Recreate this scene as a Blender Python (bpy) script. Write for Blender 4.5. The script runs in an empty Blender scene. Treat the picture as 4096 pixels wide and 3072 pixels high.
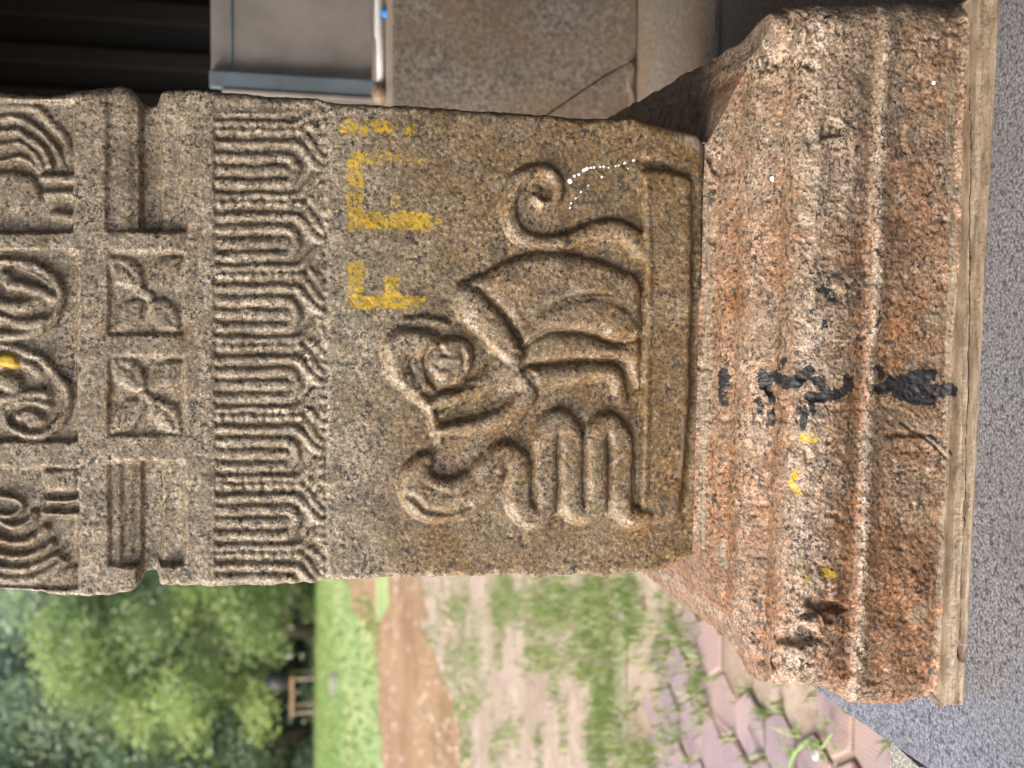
import bpy, bmesh, math, random
import numpy as np
from mathutils import Vector, Matrix
random.seed(7); RNG = np.random.default_rng(7)
SC = bpy.context.scene
COL = SC.collection
R_ = math.radians

# ------------------------------------------------------------------ camera
# the phone was held upright and the file is stored on its side: world "up" is image left
F_PX, PITCH, CAM_H = 4200.0, R_(12.27), 0.632
cam_d = bpy.data.cameras.new('camera'); cam = bpy.data.objects.new('camera', cam_d); COL.objects.link(cam)
fw = Vector((0, math.cos(PITCH), -math.sin(PITCH))); up = Vector((0, math.sin(PITCH), math.cos(PITCH))); rt = Vector((1, 0, 0))
cam.matrix_world = Matrix(((-up.x, rt.x, -fw.x, 0), (-up.y, rt.y, -fw.y, 0), (-up.z, rt.z, -fw.z, CAM_H), (0, 0, 0, 1)))
cam_d.sensor_width = 36.0; cam_d.lens = F_PX / 4096 * 36.0; cam_d.clip_start = 0.02; cam_d.clip_end = 2000
cam_d.dof.use_dof = True; cam_d.dof.focus_distance = 1.0; cam_d.dof.aperture_fstop = 5.4
SC.camera = cam

# ------------------------------------------------------------------ light: overcast day, bright side on the garden
SUN_AZ, SUN_EL = R_(-115), R_(43)          # compass from +Y, clockwise; from the garden side, a little behind the camera
world = bpy.data.worlds.new('World'); SC.world = world; world.use_nodes = True
wn = world.node_tree.nodes; wl = world.node_tree.links
sky = wn.new('ShaderNodeTexSky'); sky.sky_type = 'NISHITA'; sky.sun_disc = False
sky.sun_elevation = SUN_EL; sky.sun_rotation = SUN_AZ; sky.dust_density = 5.0; sky.air_density = 1.0; sky.ozone_density = 0.6
bg = wn['Background']; bg.inputs['Strength'].default_value = 0.15
wl.new(sky.outputs[0], bg.inputs[0])
sun_d = bpy.data.lights.new('sun', 'SUN'); sun_d.energy = 1.4; sun_d.angle = R_(52); sun_d.color = (1.0, 0.96, 0.9)
sun = bpy.data.objects.new('sun', sun_d); COL.objects.link(sun)
sd = Vector((math.sin(SUN_AZ) * math.cos(SUN_EL), math.cos(SUN_AZ) * math.cos(SUN_EL), math.sin(SUN_EL)))
sun.rotation_euler = sd.to_track_quat('Z', 'Y').to_euler(); sun.location = sd * 30
SC.view_settings.view_transform = 'Standard'; SC.view_settings.look = 'None'
SC.view_settings.gamma = 1; SC.view_settings.use_curve_mapping = False
SC.view_settings.exposure = 1.74
SC.render.engine = 'CYCLES'
SC.cycles.max_bounces = 5; SC.cycles.diffuse_bounces = 3; SC.cycles.glossy_bounces = 2; SC.cycles.transmission_bounces = 3; SC.cycles.caustics_reflective = False

# ------------------------------------------------------------------ the frame of the pillar
PSI = R_(4.4)
O = np.array([0, 1.0, 0.0]); E1 = np.array([math.cos(PSI), -math.sin(PSI), 0]); E2 = np.array([math.sin(PSI), math.cos(PSI), 0]); EZ = np.array([0, 0, 1.0])
CAMP = np.array([0, 0, CAM_H]); FW = np.array(fw); UP = np.array(up); RT = np.array(rt)
def W(a, d, z):
    a, d, z = np.broadcast_arrays(np.asarray(a, float), np.asarray(d, float), np.asarray(z, float))
    return O + a[..., None] * E1 + d[..., None] * E2 + z[..., None] * EZ
def to_image_px(p):                             # a world point projected through the camera to image pixels (4096 x 3072, up = left)
    q = p - CAMP; k = q @ FW
    return 2048 - F_PX * (q @ UP) / k, 1536 - F_PX * (q @ RT) / k
def ray(x, y):
    x = np.asarray(x, float); y = np.asarray(y, float)
    return FW + ((1536 - y) / F_PX)[..., None] * RT - ((x - 2048) / F_PX)[..., None] * UP
def on_face(x, y, d=0.0):                  # image pixels -> (a, z) on the plane parallel to the pillar face at depth d
    r = ray(x, y); t = ((O + E2 * 0 - CAMP) @ E2 + d) / (r @ E2); p = CAMP + t[..., None] * r
    return (p - O) @ E1, p[..., 2]
def on_level(x, y, z):                     # image pixels -> world point on a level surface
    r = ray(x, y); t = (z - CAM_H) / r[..., 2]; return CAMP + t[..., None] * r

# ------------------------------------------------------------------ noise
_LAT = {}
def vnoise(x, y, seed=0):
    if seed not in _LAT: _LAT[seed] = np.random.default_rng(1000 + seed).random((256, 256))
    g = _LAT[seed]; xi = np.floor(x).astype(int); yi = np.floor(y).astype(int); fx = x - xi; fy = y - yi
    fx = fx * fx * (3 - 2 * fx); fy = fy * fy * (3 - 2 * fy)
    a = g[xi % 256, yi % 256]; b = g[(xi + 1) % 256, yi % 256]; c = g[xi % 256, (yi + 1) % 256]; e = g[(xi + 1) % 256, (yi + 1) % 256]
    return ((a * (1 - fx) + b * fx) * (1 - fy) + (c * (1 - fx) + e * fx) * fy) * 2 - 1
def fbm(x, y, s, n=3, seed=0):
    r = 0; k = 1; t = 0
    for i in range(n):
        r = r + k * vnoise(x / s + 17.3 * i, y / s - 9.1 * i, seed + i); t += k; k *= .5; s *= .5
    return r / t * 1.4
def sstep(a, b, x):
    t = np.clip((x - a) / (b - a), 0, 1); return t * t * (3 - 2 * t)

# ------------------------------------------------------------------ objects
def tag(o, label=None, cat=None, group=None, kind=None):
    if label: o['label'] = label
    if cat: o['category'] = cat
    if group: o['group'] = group
    if kind: o['kind'] = kind
    return o
def empty(name, loc=(0, 0, 0), parent=None):
    o = bpy.data.objects.new(name, None); o.empty_display_size = .1; COL.objects.link(o); o.location = loc
    if parent: o.parent = parent
    return o
def link(name, me, mat, parent=None):
    if mat: me.materials.append(mat)
    o = bpy.data.objects.new(name, me); COL.objects.link(o)
    if parent:
        o.parent = parent; o.matrix_parent_inverse = parent_matrix(parent).inverted()
    return o
def parent_matrix(p):
    m = Matrix.LocRotScale(p.location, p.rotation_euler, p.scale)
    return parent_matrix(p.parent) @ p.matrix_parent_inverse @ m if p.parent else m
def mesh_np(name, V, Fq, smooth=True, attrs=None, normals=None):
    me = bpy.data.meshes.new(name); V = np.asarray(V, np.float32); Fq = np.asarray(Fq, np.int32); n = Fq.shape[1]
    me.vertices.add(len(V)); me.vertices.foreach_set('co', V.ravel())
    me.loops.add(Fq.size); me.loops.foreach_set('vertex_index', Fq.ravel())
    me.polygons.add(len(Fq)); me.polygons.foreach_set('loop_start', np.arange(0, Fq.size, n, dtype=np.int32))
    me.polygons.foreach_set('use_smooth', np.full(len(Fq), smooth))
    for k, v in (attrs or {}).items():
        at = me.attributes.new(k, 'FLOAT', 'POINT'); at.data.foreach_set('value', np.asarray(v, np.float32))
    me.update(calc_edges=True)
    if normals is not None: me.normals_split_custom_set_from_vertices(np.asarray(normals, np.float32).tolist())
    return me
def bm_mesh(name, bm, smooth=False):
    me = bpy.data.meshes.new(name); bmesh.ops.recalc_face_normals(bm, faces=bm.faces)
    for f in bm.faces: f.smooth = smooth
    bm.to_mesh(me); bm.free(); return me
def hexa(bm, P, bev=0.0):                  # P: 8 corners, bottom 4 then top 4
    vs = [bm.verts.new(Vector(p)) for p in P]
    fs = [bm.faces.new([vs[i] for i in q]) for q in ((3, 2, 1, 0), (4, 5, 6, 7), (0, 1, 5, 4), (1, 2, 6, 5), (2, 3, 7, 6), (3, 0, 4, 7))]
    if bev:
        bmesh.ops.bevel(bm, geom=list({e for f in fs for e in f.edges}), offset=bev, segments=2, affect='EDGES', profile=.6)
def box_a(name, a0, a1, d0, d1, z0, z1, mat, parent=None, bev=0.004):   # box in the pillar's frame
    bm = bmesh.new()
    hexa(bm, [W(a, d, z) for z in (z0, z1) for a, d in ((a0, d0), (a1, d0), (a1, d1), (a0, d1))], bev)
    return link(name, bm_mesh(name, bm), mat, parent)
def tube(bm, pts, rads, n=10, cap=True):
    pts = [Vector(p) for p in pts]; rings = []
    for i, p in enumerate(pts):
        t = (pts[min(i + 1, len(pts) - 1)] - pts[max(i - 1, 0)]).normalized()
        ref = Vector((0, 0, 1)) if abs(t.z) < .9 else Vector((1, 0, 0)); a = t.cross(ref).normalized(); b = t.cross(a)
        rings.append([bm.verts.new(p + (a * math.cos(k * 2 * math.pi / n) + b * math.sin(k * 2 * math.pi / n)) * rads[i]) for k in range(n)])
    for r0, r1 in zip(rings, rings[1:]):
        for k in range(n): bm.faces.new((r0[k], r0[(k + 1) % n], r1[(k + 1) % n], r1[k]))
    if cap: bm.faces.new(rings[0][::-1]); bm.faces.new(rings[-1])

# ------------------------------------------------------------------ materials
def mat_new(name):
    m = bpy.data.materials.new(name); m.use_nodes = True; nt = m.node_tree
    return m, nt, nt.nodes['Principled BSDF']
class NT:
    def __init__(s, nt): s.nt = nt; s.pos = nt.nodes.new('ShaderNodeNewGeometry').outputs['Position']
    def noise(s, scale, detail=3, rough=.55, vec=None, dist=0.0):
        n = s.nt.nodes.new('ShaderNodeTexNoise'); n.inputs['Scale'].default_value = scale; n.inputs['Detail'].default_value = detail
        n.inputs['Roughness'].default_value = rough; n.inputs['Distortion'].default_value = dist
        s.nt.links.new(vec or s.pos, n.inputs['Vector']); return n.outputs['Fac']
    def voro(s, scale, vec=None, feature='F1', out='Distance'):
        n = s.nt.nodes.new('ShaderNodeTexVoronoi'); n.feature = feature; n.inputs['Scale'].default_value = scale
        s.nt.links.new(vec or s.pos, n.inputs['Vector']); return n.outputs[out]
    def scaled(s, v, vec=None):
        n = s.nt.nodes.new('ShaderNodeVectorMath'); n.operation = 'MULTIPLY'; n.inputs[1].default_value = v
        s.nt.links.new(vec or s.pos, n.inputs[0]); return n.outputs[0]
    def ramp(s, f, stops, interp='LINEAR'):
        n = s.nt.nodes.new('ShaderNodeValToRGB'); n.color_ramp.interpolation = interp; e = n.color_ramp.elements
        while len(e) < len(stops): e.new(.5)
        for el, (p, c) in zip(e, stops): el.position = p; el.color = (c, c, c, 1) if isinstance(c, (int, float)) else (*c, 1)
        s.nt.links.new(f, n.inputs[0]); return n.outputs[0]
    def mix(s, f, a, b, mode='MIX'):
        n = s.nt.nodes.new('ShaderNodeMix'); n.data_type = 'RGBA'; n.blend_type = mode
        for i, v in ((0, f), (6, a), (7, b)):
            if isinstance(v, (int, float)): n.inputs[i].default_value = v
            elif isinstance(v, tuple): n.inputs[i].default_value = (*v, 1)
            else: s.nt.links.new(v, n.inputs[i])
        return n.outputs[2]
    def math(s, op, a, b=0.0, clamp=False):
        n = s.nt.nodes.new('ShaderNodeMath'); n.operation = op; n.use_clamp = clamp
        for i, v in ((0, a), (1, b)):
            if isinstance(v, (int, float)): n.inputs[i].default_value = v
            else: s.nt.links.new(v, n.inputs[i])
        return n.outputs[0]
    def attr(s, name):
        n = s.nt.nodes.new('ShaderNodeAttribute'); n.attribute_name = name; return n.outputs['Fac']
    def bump(s, h, strength, dist, bsdf, normal=None):
        n = s.nt.nodes.new('ShaderNodeBump'); n.inputs['Strength'].default_value = strength; n.inputs['Distance'].default_value = dist
        s.nt.links.new(h, n.inputs['Height'])
        if normal: s.nt.links.new(normal, n.inputs['Normal'])
        if bsdf: s.nt.links.new(n.outputs[0], bsdf.inputs['Normal'])
        return n.outputs[0]
    def to(s, a, sock): s.nt.links.new(a, sock)

def carved_granite(name, cream, tan, grey, rust_a, rust_b, rough=(.42, .64), speck=.60, bumps=(.32, .04)):
    m, nt, b = mat_new(name); g = NT(nt)
    fine = g.noise(480, 1, .6); grain = g.noise(240, 2, .65); blot = g.noise(70, 2, .6); big = g.noise(11, 2, .6)
    c = g.ramp(fine, [(.30, grey), (.44, tan), (.56, tan), (.68, cream)])
    c2 = g.ramp(grain, [(.34, tuple(x * .5 for x in tan)), (.5, tan), (.64, cream)])
    c = g.mix(.55, c, c2)
    c = g.mix(g.ramp(blot, [(.44, 0), (.66, .55)]), c, grey)
    # rust and oil staining
    rn = g.math('ADD', g.attr('rust'), g.math('MULTIPLY', g.math('SUBTRACT', g.noise(30, 4, .66), .5), 1.5))
    rc = g.mix(g.ramp(blot, [(.3, 0), (.7, 1)]), rust_a, rust_b)
    rc = g.mix(g.ramp(grain, [(.34, .85), (.56, 0)]), rc, (.035, .02, .013))
    rc = g.mix(g.ramp(grain, [(.58, 0), (.74, .5)]), rc, cream)
    c = g.mix(g.math('MULTIPLY', g.ramp(rn, [(.10, 0), (.95, 1)]), .88), c, rc)
    # worn pale crystals
    pn = g.math('ADD', g.attr('pale'), g.math('MULTIPLY', g.math('SUBTRACT', g.noise(85, 4, .7), .5), 2.6))
    c = g.mix(g.math('MULTIPLY', g.ramp(pn, [(.35, 0), (1.1, 1)]), .7), c, g.mix(g.ramp(fine, [(.42, 0), (.58, 1)]), (.25, .185, .135), (.55, .475, .395)))
    # black mica flecks, clustered
    fl = g.math('ADD', grain, g.math('MULTIPLY', g.math('SUBTRACT', g.noise(48, 2, .55), .5), -.42))
    c = g.mix(g.math('MULTIPLY', g.ramp(fl, [(1 - speck - .05, 1), (1 - speck, 0)]), .9), c, (.020, .019, .021))
    fl2 = g.noise(180, 2, .6, vec=g.scaled((1, 1, 1.6)))
    c = g.mix(g.math('MULTIPLY', g.ramp(fl2, [(.635, 0), (.69, 1)]), .88), c, (.022, .022, .026))
    c = g.mix(g.ramp(big, [(.35, 0), (.7, .40)]), c, (.075, .06, .036))
    # grey cement smears
    cm = g.math('ADD', g.attr('cement'), g.math('MULTIPLY', g.math('SUBTRACT', blot, .5), .9))
    cmask = g.ramp(cm, [(.45, 0), (.62, 1)])
    c = g.mix(cmask, c, g.ramp(g.noise(420, 3, .7, vec=g.scaled((.06, .06, 1))), [(.3, (.07, .05, .032)), (.5, (.155, .12, .083)), (.7, (.25, .205, .155))]))
    # worn yellow paint
    ym = g.math('ADD', g.attr('yellow'), g.math('MULTIPLY', g.math('SUBTRACT', g.noise(260, 4, .8), .5), 3.4))
    ymask = g.ramp(ym, [(.50, 0), (.66, 1)])
    ycol = g.ramp(g.noise(130, 2, .6), [(.35, (.22, .155, .010)), (.65, (.44, .29, .016))])
    c = g.mix(g.math('MULTIPLY', ymask, .93), c, ycol)
    # black grease and white drips
    km = g.math('ADD', g.attr('black'), g.math('MULTIPLY', g.math('SUBTRACT', g.noise(150, 5, .8), .5), 3.0))
    kmask = g.ramp(km, [(.50, 0), (.60, 1)])
    c = g.mix(g.math('MULTIPLY', kmask, .97), c, (.006, .007, .010))
    wm = g.ramp(g.attr('white'), [(.4, 0), (.6, 1)])
    c = g.mix(wm, c, (.82, .84, .86))
    g.to(c, b.inputs['Base Color'])
    r = g.ramp(blot, [(.35, rough[0]), (.7, rough[1])])
    g.to(g.mix(kmask, r, (.46, .46, .46)), b.inputs['Roughness'])
    b.inputs['Specular IOR Level'].default_value = .42
    n1 = g.bump(g.noise(420, 3, .7), bumps[0], .0016, None)
    g.bump(g.noise(120, 3, .65), bumps[1], .004, b, n1)
    return m
M_SHAFT = carved_granite('carved_shaft_granite', (.455, .395, .31), (.20, .163, .114), (.066, .062, .055), (.205, .112, .030), (.108, .063, .018), speck=.597)
M_BASE = carved_granite('stained_base_granite', (.48, .38, .29), (.225, .157, .107), (.070, .061, .052), (.265, .108, .039), (.14, .064, .024), (.36, .58), .585, (.6, .12))

def granite(name, light, dark, scale=330, rough=.35, big=((.4, 0), (.7, .4)), tint=(.2, .15, .1), bump=.2, contrast=(.38, .62)):
    m, nt, b = mat_new(name); g = NT(nt)
    c = g.ramp(g.noise(scale, 3, .65), [(contrast[0], dark), (contrast[1], light)])
    c = g.mix(g.ramp(g.noise(scale * .45, 2, .5), [(.55, 0), (.68, .7)]), c, tuple(x * .35 for x in dark))
    c = g.mix(g.ramp(g.noise(5, 4, .6), list(big)), c, tint)
    g.to(c, b.inputs['Base Color']); g.to(g.ramp(g.noise(24, 4, .6), [(.3, rough * .8), (.7, rough * 1.35)]), b.inputs['Roughness'])
    g.bump(g.noise(scale * .6, 4, .65), bump, .003, b)
    return m
def plain(name, col, rough=.6, metal=0.0, var=.25, scale=14, bump=.0):
    m, nt, b = mat_new(name); g = NT(nt)
    n = g.noise(scale, 4, .6); d = tuple(x * (1 - var) for x in col); l = tuple(min(1, x * (1 + var)) for x in col)
    g.to(g.ramp(n, [(.3, d), (.7, l)]), b.inputs['Base Color']); b.inputs['Roughness'].default_value = rough; b.inputs['Metallic'].default_value = metal
    if bump: g.bump(g.noise(scale * 6, 4, .6), bump, .01, b)
    return m
M_FLOOR = granite('floor_granite', (.215, .218, .238), (.045, .046, .053), 330, .17, ((.42, 0), (.7, .45)), (.075, .072, .072), .08, (.36, .66))
M_FLOORROUGH = granite('floor_edge_granite', (.33, .32, .30), (.10, .10, .095), 260, .6, ((.4, 0), (.7, .5)), (.20, .19, .17), .6)
def platform_mat():
    m, nt, b = mat_new('platform_granite'); g = NT(nt)
    c = g.ramp(g.noise(120, 3, .7), [(.30, (.085, .078, .07)), (.45, (.24, .21, .178)), (.56, (.35, .30, .25)), (.72, (.52, .475, .42))])
    c = g.mix(g.ramp(g.noise(7, 4, .65), [(.42, 0), (.68, .6)]), c, (.30, .185, .10))
    c = g.mix(g.ramp(g.noise(2.4, 4, .6), [(.45, 0), (.7, .5)]), c, (.11, .095, .085))
    g.to(c, b.inputs['Base Color']); g.to(g.ramp(g.noise(9, 3, .6), [(.3, .35), (.7, .6)]), b.inputs['Roughness']); g.bump(g.noise(60, 4, .65), .3, .004, b); return m
M_STEP = platform_mat()

# ------------------------------------------------------------------ carving tools: heights in mm on a grid addressed in image pixels
def spline(P, step=10.0, closed=False):
    P = np.asarray(P, float); n = len(P); out = []
    if closed: idx = lambda i: P[i % n]
    else: idx = lambda i: P[min(max(i, 0), n - 1)]
    for i in range(n if closed else n - 1):
        p0, p1, p2, p3 = idx(i - 1), idx(i), idx(i + 1), idx(i + 2)
        k = max(2, int(np.hypot(*(p2 - p1)[:2]) / step))
        for t in np.arange(k) / k:
            out.append(.5 * ((2 * p1) + (p2 - p0) * t + (2 * p0 - 5 * p1 + 4 * p2 - p3) * t * t + (3 * p1 - p0 - 3 * p2 + p3) * t ** 3))
    if not closed: out.append(P[-1])
    return np.array(out)
class Carver:
    def __init__(s, X, Y):
        s.X, s.Y = X, Y; s.H = np.zeros_like(X); s.ID = np.zeros(X.shape, int)
        # hand-cut unevenness: noise shifts the outlines traced in image pixels
        s.wx = X + 3.5 * fbm(X, Y, 55, 2, 31); s.wy = Y + 3.5 * fbm(X, Y, 55, 2, 41)
    def sel(s, pts, m):
        x0, y0 = pts.min(0)[:2] - m; x1, y1 = pts.max(0)[:2] + m
        return np.nonzero((s.X > x0) & (s.X < x1) & (s.Y > y0) & (s.Y < y1))
    def q_path(s, P, rad):
        P = np.asarray(P, float); rad = np.broadcast_to(np.asarray(rad, float), (len(P),)); ix = s.sel(P, rad.max() * 1.3 + 8)
        x, y = s.wx[ix], s.wy[ix]; best = np.full(x.shape, 9.0)
        for i in range(len(P) - 1):
            ax, ay = P[i][:2]; bx, by = P[i + 1][:2]; dx, dy = bx - ax, by - ay; L = dx * dx + dy * dy + 1e-9
            t = np.clip(((x - ax) * dx + (y - ay) * dy) / L, 0, 1); d = np.hypot(x - ax - t * dx, y - ay - t * dy)
            best = np.minimum(best, d / (rad[i] + (rad[i + 1] - rad[i]) * t))
        return ix, best
    def rope(s, P, rad, h, base=0.0, pid=None, flat=1.0, smooth=True, add=False):
        P = np.column_stack([np.asarray(P, float), np.broadcast_to(np.asarray(rad, float), (len(P),))])
        if smooth and len(P) > 2: P = spline(P, 14)
        ix, q = s.q_path(P[:, :2], P[:, 2]); v = h * np.clip(1 - np.clip(q, 0, 1) ** (2.6 * flat), 0, 1) ** .6
        on = q < 1; cur = s.H[ix]; new = cur + v if add else np.where(on, np.maximum(cur, base + v), cur)
        s.H[ix] = new
        if pid is not None:
            k = on & ((new > cur + .05) | add); a = s.ID[ix]; a[k] = pid; s.ID[ix] = a
    def groove(s, P, rad, depth, smooth=True):
        P = np.asarray(P, float)
        if smooth and len(P) > 2: P = spline(P, 14)
        ix, q = s.q_path(P, rad); s.H[ix] -= .72 * depth * np.clip(1 - q * q, 0, 1) ** 1.5
    def q_poly(s, P, margin=2.0):
        ix = s.sel(P, margin); x, y = s.wx[ix], s.wy[ix]; ins = np.zeros(x.shape, bool); best = np.full(x.shape, 1e9)
        for i in range(len(P)):
            ax, ay = P[i]; bx, by = P[(i + 1) % len(P)]; dx, dy = bx - ax, by - ay
            t = np.clip(((x - ax) * dx + (y - ay) * dy) / (dx * dx + dy * dy + 1e-9), 0, 1); best = np.minimum(best, (x - ax - t * dx) ** 2 + (y - ay - t * dy) ** 2)
            c = (ay > y) != (by > y); ins ^= c & (x < dx * (y - ay) / (dy if abs(dy) > 1e-9 else 1e-9) + ax)
        return ix, np.sqrt(best) * np.where(ins, 1, -1)
    def slab(s, P, h, r, base=0.0, pid=None, closed_spline=True, crown=0.0):
        P = spline(P, 16, True) if closed_spline else np.asarray(P, float); ix, d = s.q_poly(P)
        t = np.clip(d / r, 0, 1); v = h * np.sqrt(np.clip(1 - (1 - t) ** 2, 0, 1)) + crown * sstep(0, 3 * r, d)
        on = d > 0; cur = s.H[ix]; new = np.where(on, np.maximum(cur, base + v), cur); s.H[ix] = new
        if pid is not None:
            k = on & (new > cur + .05); a = s.ID[ix]; a[k] = pid; s.ID[ix] = a
    def sink(s, x0, x1, y0, y1, level, soft=9, pid=None):
        m = sstep(x0 - soft / 2, x0 + soft / 2, s.wx) * (1 - sstep(x1 - soft / 2, x1 + soft / 2, s.wx)) * sstep(y0 - soft / 2, y0 + soft / 2, s.wy) * (1 - sstep(y1 - soft / 2, y1 + soft / 2, s.wy))
        lv = level(s.X, s.Y) if callable(level) else level
        s.H = s.H * (1 - m) + lv * m
        if pid is not None: s.ID[m > .4] = pid
        return m
    def mask(s, P, soft=6):
        ix, d = s.q_poly(np.asarray(P, float), soft); m = np.zeros_like(s.X); m[ix] = sstep(-soft, soft, d); return m
    def stroke(s, P, rad, soft=.5):
        P = np.asarray(P, float)
        if len(P) == 1: P = np.vstack([P, P + .5])
        ix, q = s.q_path(P, rad); m = np.zeros_like(s.X); m[ix] = 1 - sstep(1 - soft, 1 + soft * .3, q); return m
def grid_normals(P):
    du = np.gradient(P, axis=0); dv = np.gradient(P, axis=1); n = np.cross(du, dv); return n / (np.linalg.norm(n, axis=2, keepdims=True) + 1e-12)
def split_grid(P, N, ID, attrs, table, root, mat):
    """one surface, cut along the carving lines into the pieces of `table`: id -> (name, parent id or None, label)"""
    nr, nc = ID.shape; vid = np.arange(nr * nc).reshape(nr, nc)
    Q = np.stack([vid[:-1, :-1], vid[1:, :-1], vid[1:, 1:], vid[:-1, 1:]], -1).reshape(-1, 4)
    fid = np.max(np.stack([ID[:-1, :-1], ID[1:, :-1], ID[1:, 1:], ID[:-1, 1:]], -1), -1).ravel()
    Pf, Nf = P.reshape(-1, 3), N.reshape(-1, 3); made = {}
    for k in sorted(table, key=lambda k: (table[k][1] is not None, k)):
        f = Q[fid == k]
        if not len(f): continue
        used, inv = np.unique(f, return_inverse=True)
        me = mesh_np(table[k][0], Pf[used], inv.reshape(-1, 4), True, {n: v.ravel()[used] for n, v in attrs.items()}, Nf[used])
        par = made.get(table[k][1], root); o = link(table[k][0], me, mat, par)
        if table[k][2]: o['label'] = table[k][2]
        made[k] = o
    return made

T1 = lambda L: [(1300 + x / 1.3825, 1000 + y / 1.3825) for x, y in L]
T5 = lambda L: [(1200 + x / 1.3012, 350 + y / 1.3012) for x, y in L]
T6 = lambda L: [(1480 + x / 2.766, 1200 + y / 2.766) for x, y in L]
TC = lambda L: [(x / 1.66, 900 + y / 1.66) for x, y in L]          # medallions
TR = lambda L: [(x / 2.552, 350 + y / 2.552) for x, y in L]        # right scroll panel
TL = lambda L: [(x / 2.552, 1800 + y / 2.552) for x, y in L]       # left scroll panel
TF = lambda L: [(400 + x / 2.075, 980 + y / 2.075) for x, y in L]  # flower squares
T7 = lambda L: [(2500 + x / 1.386, 1000 + y / 1.386) for x, y in L]

# ================================================================== THE PILLAR SHAFT
EDGE_R = [(-900, 372), (-300, 370), (0, 363), (177, 377), (240, 372), (307, 354), (400, 344), (476, 338), (515, 346), (535, 366), (556, 402), (618, 402), (634, 358), (700, 350), (838, 361), (1268, 388), (1299, 403), (1500, 414), (1700, 424), (2100, 452), (2400, 468), (2560, 476), (2640, 494), (2720, 520), (2800, 535), (2850, 570), (2900, 610)]
EDGE_L = [(-900, 2375), (0, 2368), (172, 2371), (190, 2382), (332, 2388), (450, 2384), (517, 2374), (550, 2352), (570, 2310), (617, 2306), (634, 2341), (829, 2354), (1194, 2344), (1326, 2324), (1562, 2315), (2068, 2304), (2162, 2318), (2270, 2311), (2328, 2296), (2415, 2313), (2538, 2300), (2644, 2289), (2716, 2256), (2789, 2218), (2830, 2190), (2900, 2160)]
def build_pillar():
    root = empty('stone_pillar', W(0, .22, .15).tolist())
    tag(root, 'square granite pillar carved with a crouching flute player and a coiled cobra', 'pillar', None, 'thing')
    nr, nf, ns = 800, 500, 10
    _, zt = on_face(-330, 1536); _, zb = on_face(2880, 1536)
    z = np.linspace(float(zt), float(zb), nr)
    def edge(E):
        e = np.array(E, float); xs = np.arange(e[0, 0], e[-1, 0], 6.0); ys = np.interp(xs, e[:, 0], e[:, 1])
        ys = ys + 4.5 * fbm(xs, xs * 0 + e[0, 1], 60, 3, 3) + 2.0 * fbm(xs, xs * 0 + 3, 17, 2, 5)
        a, zz = on_face(xs, ys); o = np.argsort(zz); return np.interp(z, zz[o], a[o])
    aR, aL = edge(EDGE_R), edge(EDGE_L)
    t = np.linspace(0, 1, nf)
    A = aR[:, None] * (1 - t) + aL[:, None] * t; Z = np.broadcast_to(z[:, None], A.shape)
    X, Y = to_image_px(W(A, 0, Z)); c = Carver(X, Y)
    T = {}; nid = [0]
    def new(name, parent=None, label=None):
        nid[0] += 1; T[nid[0]] = (name, parent, label); return nid[0]
    T[0] = ('shaft', None, None)
    # --- upper register: scroll panels and medallions
    pr = new('scroll_panel', None, 'scroll carving in the panel on the side away from the garden')
    c.sink(-400, 292, 405, 925, lambda x, y: -13 + 4 * sstep(640, 420, y), 12, pr)
    for P, r, h in ((TR([(-300, 330), (0, 310), (150, 300), (300, 370), (430, 470), (560, 620), (620, 760)]), 34 / 2, 9),
                    (TR([(-300, 470), (0, 450), (150, 440), (300, 530), (430, 640), (500, 790)]), 40 / 2, 9),
                    (TR([(-300, 600), (0, 590), (180, 570), (320, 660), (420, 810)]), 34 / 2, 8.5),
                    (TR([(-200, 760), (0, 745), (150, 710), (280, 745), (370, 830)]), 30 / 2, 8),
                    (TR([(-100, 190), (100, 190), (330, 200), (480, 330), (640, 500), (700, 700)]), 46 / 2, 8)):
        c.rope(P, r, h, -13, new('scroll_ridge', pr))
    c.slab(TR([(-200, 850), (60, 840), (200, 850), (330, 900), (400, 1020), (420, 1140), (330, 1220), (100, 1290), (-200, 1290)]), 9, 26, -13, new('scroll_eye', pr))
    c.rope(TR([(430, 920), (600, 925), (735, 930)]), 24, 11, -13, new('scroll_ridge', pr)); c.rope(TR([(480, 1090), (600, 1085), (735, 1080)]), 20, 10, -13, new('scroll_ridge', pr))
    c.rope(TR([(540, 1300), (640, 1310), (735, 1330)]), 22, 9, -13, new('scroll_ridge', pr))
    pl = new('scroll_panel', None, 'scroll carving in the panel next to the garden')
    c.sink(-400, 313, 1872, 2356, lambda x, y: -13 + 7 * sstep(2200, 2350, y), 12, pl)
    arcs = [(TL([(140 + R * 1.02 * math.cos(t), 560 + R * math.sin(t)) for t in np.linspace(R_(200), R_(e0), 12)]), rr_, 9) for R, e0, rr_ in ((232, 28, 17), (400, 40, 19), (548, 48, 18), (672, 52, 18), (775, 50, 22))]
    for P, r, h in arcs + [(TL([(-120, 480), (60, 500), (180, 530), (210, 600), (100, 680), (-50, 660)]), 15, 9), (TL([(450, 660), (600, 665), (790, 660)]), 14, 10), (TL([(470, 520), (600, 530), (790, 510)]), 13, 10)]:
        c.rope(P, r, h, -13, new('scroll_ridge', pl))
    c.slab(TL([(430, 220), (520, 200), (790, 190), (790, 420), (600, 440), (480, 420), (430, 340)]), 11, 20, -13, new('scroll_block', pl))
    c.slab(TL([(420, 1330), (560, 1240), (700, 1200), (790, 1200), (790, 1420), (560, 1430), (440, 1420)]), 8, 24, -13, new('scroll_block', pl))
    pc = new('medallion_panel', None, 'sunken panel holding two round medallions')
    c.sink(-400, 305, 1003, 1762, -10, 12, pc)
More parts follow.
